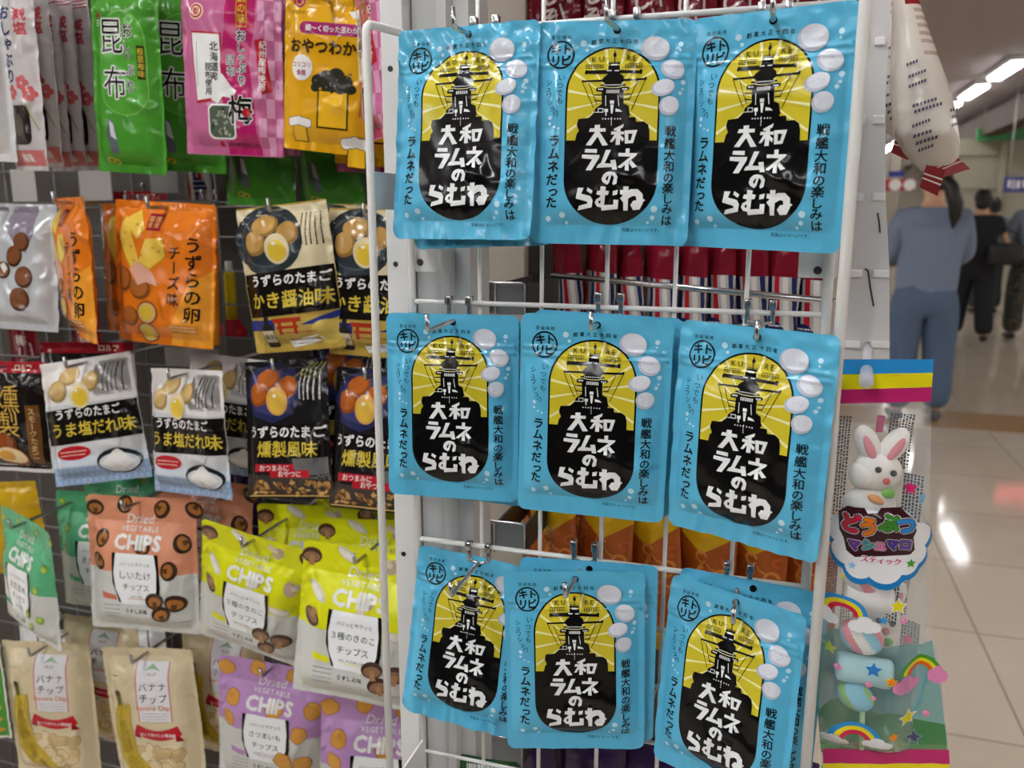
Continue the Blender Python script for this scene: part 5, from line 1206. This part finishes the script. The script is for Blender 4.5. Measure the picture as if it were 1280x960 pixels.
# noodle bags: pillow shaped, seen from the side
NY = 0.66
NR = [(-80, 1113, 1138), (-40, 1116, 1142), (0, 1116, 1147), (30, 1115, 1157), (60, 1114, 1167), (100, 1113, 1181), (140, 1115, 1192), (170, 1120, 1197), (190, 1130, 1199), (203, 1140, 1197), (214, 1152, 1190)]
def noodle():
    p0 = at(1155, 0, NY)
    e = empty('noodle_bag', p0)
    rows, SEG = [], 36
    ys = []
    for (y0, l0, r0), (y1, l1, r1) in zip(NR, NR[1:]):
        n = max(2, int((y1 - y0) / 5))
        for i in range(n): t = i / n; ys.append((y0 + (y1 - y0) * t, l0 + (l1 - l0) * t, r0 + (r1 - r0) * t))
    ys.append(NR[-1])
    bm = bmesh.new()
    for k, (y, l, r) in enumerate(ys):
        A_, B_ = at(l, y, NY) - p0, at(r, y, NY) - p0
        c, hw = (A_ + B_) / 2, (B_ - A_).length / 2
        dep = hw * (1.35 if y < 170 else max(0.25, 1.35 - (y - 170) / 40))
        ring = []
        for j in range(SEG):
            t = 2 * PI * j / SEG; cx, sy_ = math.cos(t), math.sin(t)
            w = 1 + 0.03 * noise.noise(Vector((j * 0.5, k * 0.25, 3)))
            ring.append(bm.verts.new(c + Vector((hw * w * math.copysign(abs(cx) ** 0.8, cx), dep * w * math.copysign(abs(sy_) ** 0.8, sy_), 0))))
        rows.append((y, ring))
    rnd = random.Random(6)
    for (y0, R0), (y1, R1) in zip(rows, rows[1:]):
        ym = (y0 + y1) / 2
        for j in range(SEG):
            f = bm.faces.new((R0[j], R1[j], R1[(j + 1) % SEG], R0[(j + 1) % SEG])); f.smooth = True
            ang = (j + 0.5) * 360 / SEG
            mi = 0
            if ym < 12: mi = 1 if (ang > 262 or ang < 100) else 0
            elif ym < 82 and (ang > 275 or ang < 60): mi = 2 if int(ym / 5.2) % 2 else 0
            f.material_index = mi
    bm.faces.new(rows[0][1]); bm.faces.new(rows[-1][1])
    obj('bag_body', bm, [film('#d9cfc4', rough=0.2, bump=0.6), film('#8c1c26'), film('#b9a096')], e, True)
    # printed lines on the side facing out
    bm = bmesh.new(); rr = random.Random(2)
    def on(px, py):
        for (y0, l0, r0), (y1, l1, r1) in zip(NR, NR[1:]):
            if y0 <= py <= y1:
                t = (py - y0) / (y1 - y0); l, r = l0 + (l1 - l0) * t, r0 + (r1 - r0) * t
                A_, B_ = at(l, py, NY), at(r, py, NY); c, hw = (A_ + B_) / 2, (B_ - A_).length / 2
                u = max(-0.97, min(0.97, (at(px, py, NY).x - c.x) / hw)); dep = hw * (1.35 if py < 170 else max(0.25, 1.35 - (py - 170) / 40))
                return Vector((at(px, py, NY).x, NY - dep * (1 - abs(u) ** 2.5) ** 0.4 * 1.03 - 0.0006, c.z)) - p0
    for x, y, n, s in ((1128, 85, 4, 1.0), (1130, 100, 6, 1.0), (1130, 112, 6, 1.0), (1134, 136, 7, 1.2), (1136, 143, 8, 1.2), (1134, 160, 6, 1.0), (1136, 172, 5, 1.2), (1140, 180, 6, 1.2), (1144, 188, 5, 1.0), (1180, 142, 4, 1.0), (1182, 150, 4, 0.9), (1182, 160, 4, 0.9)):
        for i in range(n):
            a0 = x + i * 3.6 * s
            P = [on(a0, y - i * 1.2), on(a0 + 2.4 * s, y - i * 1.2 - 0.8), on(a0 + 2.4 * s, y + 3.0 - i * 1.2), on(a0, y + 3.8 - i * 1.2)]
            if all(P): bm.faces.new([bm.verts.new(q) for q in P])
    obj('lettering', bm, film('#5a5068'), e)
    # crimped red ends, folded
    def sheet(name, pts, m, stripes, yoff):
        bm = bmesh.new()
        f = [bm.verts.new(at(x, y, NY + yoff) - p0) for x, y in pts]
        bm.faces.new(f)
        r = bmesh.ops.extrude_face_region(bm, geom=bm.faces[:])
        for v in r['geom']:
            if isinstance(v, bmesh.types.BMVert): v.co.y += 0.0012
        o3 = obj(name, bm, m, e)
        (ax, ay), (bx, by), (cx_, cy_), (dx, dy) = pts[:4]
        for t in stripes:
            bm = bmesh.new()
            P = [(ax + (dx - ax) * t, ay + (dy - ay) * t), (bx + (cx_ - bx) * t, by + (cy_ - by) * t), (bx + (cx_ - bx) * (t + .06), by + (cy_ - by) * (t + .06)), (ax + (dx - ax) * (t + .06), ay + (dy - ay) * (t + .06))]
            bm.faces.new([bm.verts.new(at(x, y, NY + yoff - 0.0004) - p0) for x, y in P]); obj('white_stripe', bm, film('#d8c0b4'), o3)
    sheet('crimped_end', [(1158, 209), (1190, 190), (1213, 211), (1166, 226)], film('#94474a'), (0.3, 0.5), -0.005)
    sheet('crimped_flap', [(1158, 206), (1182, 212), (1172, 245), (1149, 234)], film('#7c2a2c'), (0.35, 0.55), -0.012)
    return e
n0 = noodle(); tag(n0, 'clear pale noodle bag with red crimped end hanging over the clip strip', 'noodle bag', 'noodle bags')
n1 = n0.copy(); COL.objects.link(n1); n1.location = n0.location + Vector((-0.013, 0.065, 0.028)); n1['label'] = 'second noodle bag showing a sliver between the clip strip and the front noodle bag'
for ch in list(n0.children):
    d = ch.copy(); COL.objects.link(d); d.parent = n1
    for g in ch.children:
        h2 = g.copy(); COL.objects.link(h2); h2.parent = d
# ------------------------------------------------------------------ far end of the shop and the people in it
bm = bmesh.new(); box(bm, 3.0, 3.3, 8, 30, 2.58, 2.92); struct('beam', bm, mat('#432d1c', 0.7))
bm = bmesh.new(); box(bm, 2.5, 8.8, 16.4, 16.6, 0, 2.58); box(bm, 2.46, 2.62, 16.3, 16.4, 0, 2.5); box(bm, 3.4, 3.5, 16.3, 16.4, 0, 2.5)
for z in (1.0, 1.75, 2.3): box(bm, 2.5, 8.8, 16.34, 16.4, z, z + 0.05)
struct('partition', bm, mat('#a5a08c', 0.6))
bm = bmesh.new(); box(bm, -3, 2.3, 20.0, 20.2, 0, 2.6); struct('partition_far', bm, mat('#a59a8a', 0.7))
def sign(x0, x1, z0, z1, Y, base, marks, label, name='hanging_sign', emit=0.0):
    e = empty(name, ((x0 + x1) / 2, Y, z0), label, 'sign')
    w = (x1 - x0) / 2; h = z1 - z0
    bm = bmesh.new(); box(bm, -w, w, 0, 0.04, 0, h, bev=0.004); obj('board', bm, mat(base, 0.4, emit=emit, key='s'), e)
    bm = bmesh.new()
    for u0, u1, v0, v1 in marks: box(bm, -w + u0 * 2 * w, -w + u1 * 2 * w, -0.004, 0.0, v0 * h, v1 * h)
    if marks: obj('lettering', bm, mat('#eeeeee', 0.4), e)
    else: bm.free()
    for s in (-0.8, 0.8):
        bm = bmesh.new(); tube(bm, [(s * w, 0.02, h), (s * w, 0.02, 3.06 - z0)], 0.008, 6); obj('hanger', bm, GREY_METAL, e)
p, q = at(1106, 224, 15), at(1143, 238, 15)
sign(p.x, q.x, q.z, p.z, 15, '#b8262c', [], 'red sign with white disc hanging beyond the grey sweatshirt person')
for cx in (1119, 1137):
    c = at(cx, 231, 14.97); bm = bmesh.new(); tube(bm, [c, c + Vector((0, 0.02, 0))], 0.09, 20); o3 = obj('white_disc', bm, mat('#eeeae6', 0.4)); tag(o3, 'white round plate on the red sign, nearer the strip' if cx < 1130 else 'white round plate on the red sign, nearer the ponytail', 'sign plate')
p, q = at(1110, 214, 15.2), at(1130, 221, 15.2); sign(p.x, q.x, q.z, p.z, 15.2, '#2c3c96', [], 'small blue sign just above the red one')
p, q = at(1222, 160, 15.9), at(1300, 174, 15.9); sign(p.x, q.x, q.z, p.z, 15.9, '#2f8a4a', [], 'green fascia sign under the brown beam')
p, q = at(1256, 221, 13.5), at(1310, 240, 13.5); sign(p.x, q.x, q.z, p.z, 13.5, '#34488c', [(0.08, 0.16, 0.3, 0.8), (0.2, 0.24, 0.2, 0.8), (0.28, 0.36, 0.25, 0.75), (0.42, 0.5, 0.3, 0.8), (0.56, 0.66, 0.2, 0.8)], 'blue hanging sign with white characters near the photo edge')
sign(3.0, 3.5, 2.35, 2.75, 12.4, '#d8404c', [(0.1, 0.9, 0.35, 0.5)], 'lit red hanging sign above the far aisle', emit=3.0)
stand = empty('goods_stand', (3.35, 12.2, 0), 'far display stand with pale and orange goods near the photo edge', 'display stand')
bm = bmesh.new(); box(bm, -0.4, 0.5, -0.2, 0.3, 0, 1.0, bev=0.01); obj('body', bm, mat('#b9b2a8', 0.6), stand)
bm = bmesh.new(); box(bm, -0.35, 0.45, -0.18, 0.2, 1.0, 1.35, bev=0.01); obj('goods_tray', bm, mat('#c98a58', 0.6), stand)
bm = bmesh.new(); box(bm, -0.38, 0.5, -0.2, 0.22, 1.35, 1.46, bev=0.01); obj('header_board', bm, mat('#d8b8b4', 0.6), stand)

def skinned(name, V, E, m, parent, sub=2, root=None):
    """grow one continuous surface over a skeleton: V name -> (x, y, z, rx, ry)"""
    names = list(V)
    me = bpy.data.meshes.new(name)
    me.from_pydata([V[n][:3] for n in names], [(names.index(a), names.index(b)) for a, b in E], [])
    o = bpy.data.objects.new(name, me); COL.objects.link(o)
    sk = o.modifiers.new('skin', 'SKIN'); sk.use_smooth_shade = True
    ss = o.modifiers.new('sub', 'SUBSURF'); ss.levels = sub; ss.render_levels = sub
    for i, n in enumerate(names):
        d = me.skin_vertices[0].data[i]; d.radius = (V[n][3], V[n][4]); d.use_root = (n == (root or names[0]))
    dg = bpy.context.evaluated_depsgraph_get()
    out = bpy.data.meshes.new_from_object(o.evaluated_get(dg))
    bpy.data.objects.remove(o); bpy.data.meshes.remove(me)
    out.materials.clear(); out.materials.append(m); out.shade_smooth()
    return link(bpy.data.objects.new(name, out), parent)

def person(loc, rot, h, label, cols, arms, stance, hair):
    s = h / 1.68
    e = empty('person', loc, label, 'person'); e.rotation_euler = (0, 0, rot); e.scale = (s, s, s)
    skin_c, top_c, leg_c, shoe_c, hair_c = cols
    hips = (0.0, 0.0, 0.93)
    V = {'pelvis': (0, 0, 0.93, 0.13, 0.10), 'waist': (0, 0, 1.06, 0.12, 0.09), 'chest': (0, 0.0, 1.24, 0.14, 0.10), 'neckbase': (0, -0.0, 1.36, 0.06, 0.055), 'neck': (0, 0.01, 1.44, 0.05, 0.05),
         'jaw': (0, 0.03, 1.50, 0.062, 0.07), 'skull': (0, 0.02, 1.585, 0.078, 0.088), 'crown': (0, 0.01, 1.645, 0.05, 0.055), 'nose': (0, 0.115, 1.545, 0.012, 0.014)}
    E = [('pelvis', 'waist'), ('waist', 'chest'), ('chest', 'neckbase'), ('neckbase', 'neck'), ('neck', 'jaw'), ('jaw', 'skull'), ('skull', 'crown'), ('skull', 'nose')]
    for sd, k in ((-1, 'l'), (1, 'r')):
        V['ear' + k] = (sd * 0.083, 0.01, 1.55, 0.012, 0.018); E.append(('skull', 'ear' + k))
        el, wr = arms[k]
        V['sh' + k] = (sd * 0.155, 0, 1.335, 0.042, 0.042); V['el' + k] = (*el, 0.04, 0.04); V['wr' + k] = (*wr, 0.027, 0.027)
        E += [('neckbase', 'sh' + k), ('sh' + k, 'el' + k), ('el' + k, 'wr' + k)]
        d = (Vector(wr) - Vector(el)).normalized(); side = Vector((0, 0, 1)).cross(d)
        side = side.normalized() if side.length > 0.2 else Vector((0, 1, 0))
        palm = Vector(wr) + d * 0.05
        V['pm' + k] = (*palm, 0.026, 0.02); E.append(('wr' + k, 'pm' + k))
        for f, (off, ln) in enumerate(((-0.027, 0.052), (-0.009, 0.062), (0.009, 0.058), (0.027, 0.045))):
            b = palm + d * 0.03 + side * off; m1 = b + d * ln * 0.55 + Vector((0, 0, -0.008)); t = b + d * ln * 0.9 + Vector((0, 0, -0.026))
            for q, (nm, r) in zip((b, m1, t), (('a', 0.0095), ('b', 0.009), ('c', 0.008))): V['f%d%s%s' % (f, nm, k)] = (*q, r, r)
            E += [('pm' + k, 'f%da%s' % (f, k)), ('f%da%s' % (f, k), 'f%db%s' % (f, k)), ('f%db%s' % (f, k), 'f%dc%s' % (f, k))]
        tb = Vector(wr) + d * 0.03 - side * 0.03 * sd; V['th' + k] = (*tb, 0.01, 0.01); V['tt' + k] = (*(tb + d * 0.035 - side * 0.018 * sd), 0.009, 0.009); E += [('pm' + k, 'th' + k), ('th' + k, 'tt' + k)]
        kn, an = stance[k]
        V['hip' + k] = (sd * 0.09, 0, 0.88, 0.09, 0.09); V['kn' + k] = (*kn, 0.055, 0.055); V['an' + k] = (*an, 0.036, 0.036); V['toe' + k] = (an[0] + sd * 0.01, an[1] + 0.13, 0.035, 0.03, 0.022)
        E += [('pelvis', 'hip' + k), ('hip' + k, 'kn' + k), ('kn' + k, 'an' + k), ('an' + k, 'toe' + k)]
    skinned('body', V, E, skin_c, e)
    hz = arms.get('hem', 0.80)
    T = {'hem': (0, 0, hz, 0.165, 0.135), 'w': (0, 0, hz + 0.09, 0.205, 0.15), 'c0': (0, 0, 1.10, 0.205, 0.145), 'c': (0, 0, 1.26, 0.19, 0.13), 'n': (0, 0, 1.40, 0.085, 0.075)}
    TE = [('hem', 'w'), ('w', 'c0'), ('c0', 'c'), ('c', 'n')]
    for sd, k in ((-1, 'l'), (1, 'r')):
        el, wr = Vector(arms[k][0]), Vector(arms[k][1])
        sh = Vector((sd * 0.175, 0, 1.325))
        T['s' + k] = (*sh, 0.092, 0.09); TE.append(('c', 's' + k))
        if arms.get('short'):
            m1 = sh.lerp(el, 0.65); T['m' + k] = (*m1, 0.075, 0.075); TE.append(('s' + k, 'm' + k))
        else:
            m1 = el.lerp(wr, 0.85); T['e' + k] = (*el, 0.08, 0.08); T['m' + k] = (*m1, 0.055, 0.055); TE += [('s' + k, 'e' + k), ('e' + k, 'm' + k)]
    skinned('top', T, TE, top_c, e, root='c0')
    L = {'p': (0, 0, 1.0, 0.14, 0.12), 'p2': (0, 0, 0.88, 0.17, 0.14)}; LE = [('p', 'p2')]
    for sd, k in ((-1, 'l'), (1, 'r')):
        kn, an = Vector(stance[k][0]), Vector(stance[k][1])
        L['h' + k] = (sd * 0.095, -0.01, 0.78, 0.125, 0.135); L['k' + k] = (*kn, 0.108, 0.108); L['a' + k] = (an.x, an.y, 0.07, 0.10, 0.10)
        LE += [('p2', 'h' + k), ('h' + k, 'k' + k), ('k' + k, 'a' + k)]
    skinned('trousers', L, LE, leg_c, e, root='p2')
    for sd, k in ((-1, 'l'), (1, 'r')):
        an = Vector(stance[k][1])
        skinned('shoe', {'heel': (an.x, an.y - 0.04, 0.045, 0.045, 0.045), 'mid': (an.x, an.y + 0.05, 0.045, 0.048, 0.042), 'toe': (an.x + sd * 0.01, an.y + 0.16, 0.036, 0.042, 0.034)}, [('heel', 'mid'), ('mid', 'toe')], shoe_c, e)
    bm = bmesh.new(); ball(bm, (0, -0.005, 1.595), (0.093, 0.108, 0.098))
    for v in bm.verts:
        if v.co.y > 0.035 and v.co.z < 1.63: v.co.y = 0.035
        v.co += Vector((0, 0, 0)) + v.normal * 0.006 * noise.noise(v.co * 30)
    if hair == 'tail':
        ball(bm, (0, -0.11, 1.60), (0.03, 0.035, 0.03))
        tube(bm, [(0, -0.12, 1.60), (0.05, -0.17, 1.52), (0.085, -0.175, 1.42), (0.09, -0.16, 1.34), (0.085, -0.16, 1.27)], [0.03, 0.042, 0.045, 0.034, 0.006], 10)
    else: ball(bm, (0, -0.045, 1.53), (0.08, 0.06, 0.075))
    obj('hair', bm, hair_c, e, True)
    for sd in (-1, 1):
        bm = bmesh.new(); ball(bm, (sd * 0.032, 0.098, 1.575), (0.012, 0.008, 0.007), seg=10); obj('eye', bm, MDK, e, True)
    bm = bmesh.new(); ball(bm, (0, 0.094, 1.505), (0.022, 0.008, 0.006), seg=10); obj('mouth', bm, mat('#a86058', 0.5), e, True)
    return e
SKIN_C = mat('#d0a080', 0.5); HAIR = mat('#17130f', 0.5)
def cloth(h, n=0.0):
    m = mat(h, 0.85, key='cloth')
    return m
def camo():
    m = bpy.data.materials.new('camouflage'); m.use_nodes = True; nt = m.node_tree
    tc = nt.nodes.new('ShaderNodeTexCoord'); n1 = nt.nodes.new('ShaderNodeTexNoise'); n1.inputs['Scale'].default_value = 9
    cr = nt.nodes.new('ShaderNodeValToRGB'); cr.color_ramp.interpolation = 'CONSTANT'
    for p_, c_ in ((0.45, '#4a4436'), (0.56, '#2c3028')): el = cr.color_ramp.elements.new(p_); el.color = lin(c_)
    cr.color_ramp.elements[0].color = lin('#1c1c18'); cr.color_ramp.elements[-1].color = lin('#6a5f4a')
    nt.links.new(tc.outputs['Object'], n1.inputs['Vector']); nt.links.new(n1.outputs['Fac'], cr.inputs[0]); nt.links.new(cr.outputs[0], nt.nodes['Principled BSDF'].inputs['Base Color'])
    nt.nodes['Principled BSDF'].inputs['Roughness'].default_value = 0.8
    return m
person((0.86, 5.70, 0), 0.06, 1.60, 'person seen from behind with dark ponytail, blue grey sweatshirt and jeans', (SKIN_C, cloth('#727e94'), cloth('#53657f'), mat('#5a5a5c', 0.6), HAIR),
       {'l': ((-0.235, 0.04, 1.10), (-0.17, 0.24, 1.05)), 'r': ((0.215, 0.05, 1.10), (0.15, 0.25, 1.05))}, {'l': ((-0.11, 0.02, 0.48), (-0.115, -0.02, 0.08)), 'r': ((0.12, 0.04, 0.48), (0.13, 0.02, 0.08))}, 'tail')
person((1.92, 9.75, 0), -0.12, 1.55, 'person in black T-shirt and wide black trousers walking away', (SKIN_C, cloth('#191a1e'), cloth('#17181b'), mat('#121214', 0.5), HAIR),
       {'short': True, 'hem': 0.86, 'l': ((-0.25, 0.06, 1.10), (-0.12, 0.26, 1.10)), 'r': ((0.28, 0.02, 1.10), (0.24, 0.18, 0.98))}, {'l': ((-0.12, 0.10, 0.49), (-0.16, 0.02, 0.08)), 'r': ((0.11, -0.02, 0.48), (0.14, -0.12, 0.09))}, 'short')
person((2.48, 9.95, 0), 0.1, 1.62, 'person at the photo edge in grey shirt and camouflage trousers', (SKIN_C, cloth('#76808c'), camo(), mat('#161618', 0.5), HAIR),
       {'l': ((-0.26, 0.02, 1.12), (-0.2, 0.18, 0.95)), 'r': ((0.27, 0.03, 1.12), (0.20, 0.22, 1.02))}, {'l': ((-0.11, 0.06, 0.49), (-0.13, 0.0, 0.08)), 'r': ((0.11, 0.0, 0.48), (0.13, -0.06, 0.09))}, 'short')
person((2.62, 12.6, 0), 0.2, 1.52, 'dark haired person further off, between the black T-shirt and the camouflage trousers', (SKIN_C, cloth('#6a7686'), cloth('#3a3c44'), mat('#161618', 0.5), HAIR),
       {'l': ((-0.26, 0.02, 1.12), (-0.2, 0.18, 0.95)), 'r': ((0.27, 0.03, 1.12), (0.20, 0.22, 1.02))}, {'l': ((-0.11, 0.06, 0.49), (-0.13, 0.0, 0.08)), 'r': ((0.11, 0.0, 0.48), (0.13, -0.06, 0.09))}, 'short')
def handbag(loc, label, s=1.0):
    e = empty('shoulder_bag', loc, label, 'bag')
    bm = bmesh.new(); box(bm, -0.15 * s, 0.15 * s, -0.06, 0.06, 0, 0.22 * s, bev=0.03); obj('pouch', bm, mat('#151517', 0.5), e, True)
    bm = bmesh.new(); tube(bm, arc_pts3(0.12 * s, 0.2 * s), 0.009, 8); obj('strap', bm, mat('#151517', 0.5), e)
def arc_pts3(r, z): return [(r * math.cos(PI * i / 10), 0, z + r * 1.2 * math.sin(PI * i / 10)) for i in range(11)]
handbag((2.12, 9.50, 0.80), 'black bag held by the person in the black T-shirt')
handbag((2.46, 9.58, 0.86), 'black bag on the person in the grey shirt and camouflage trousers', 0.8)
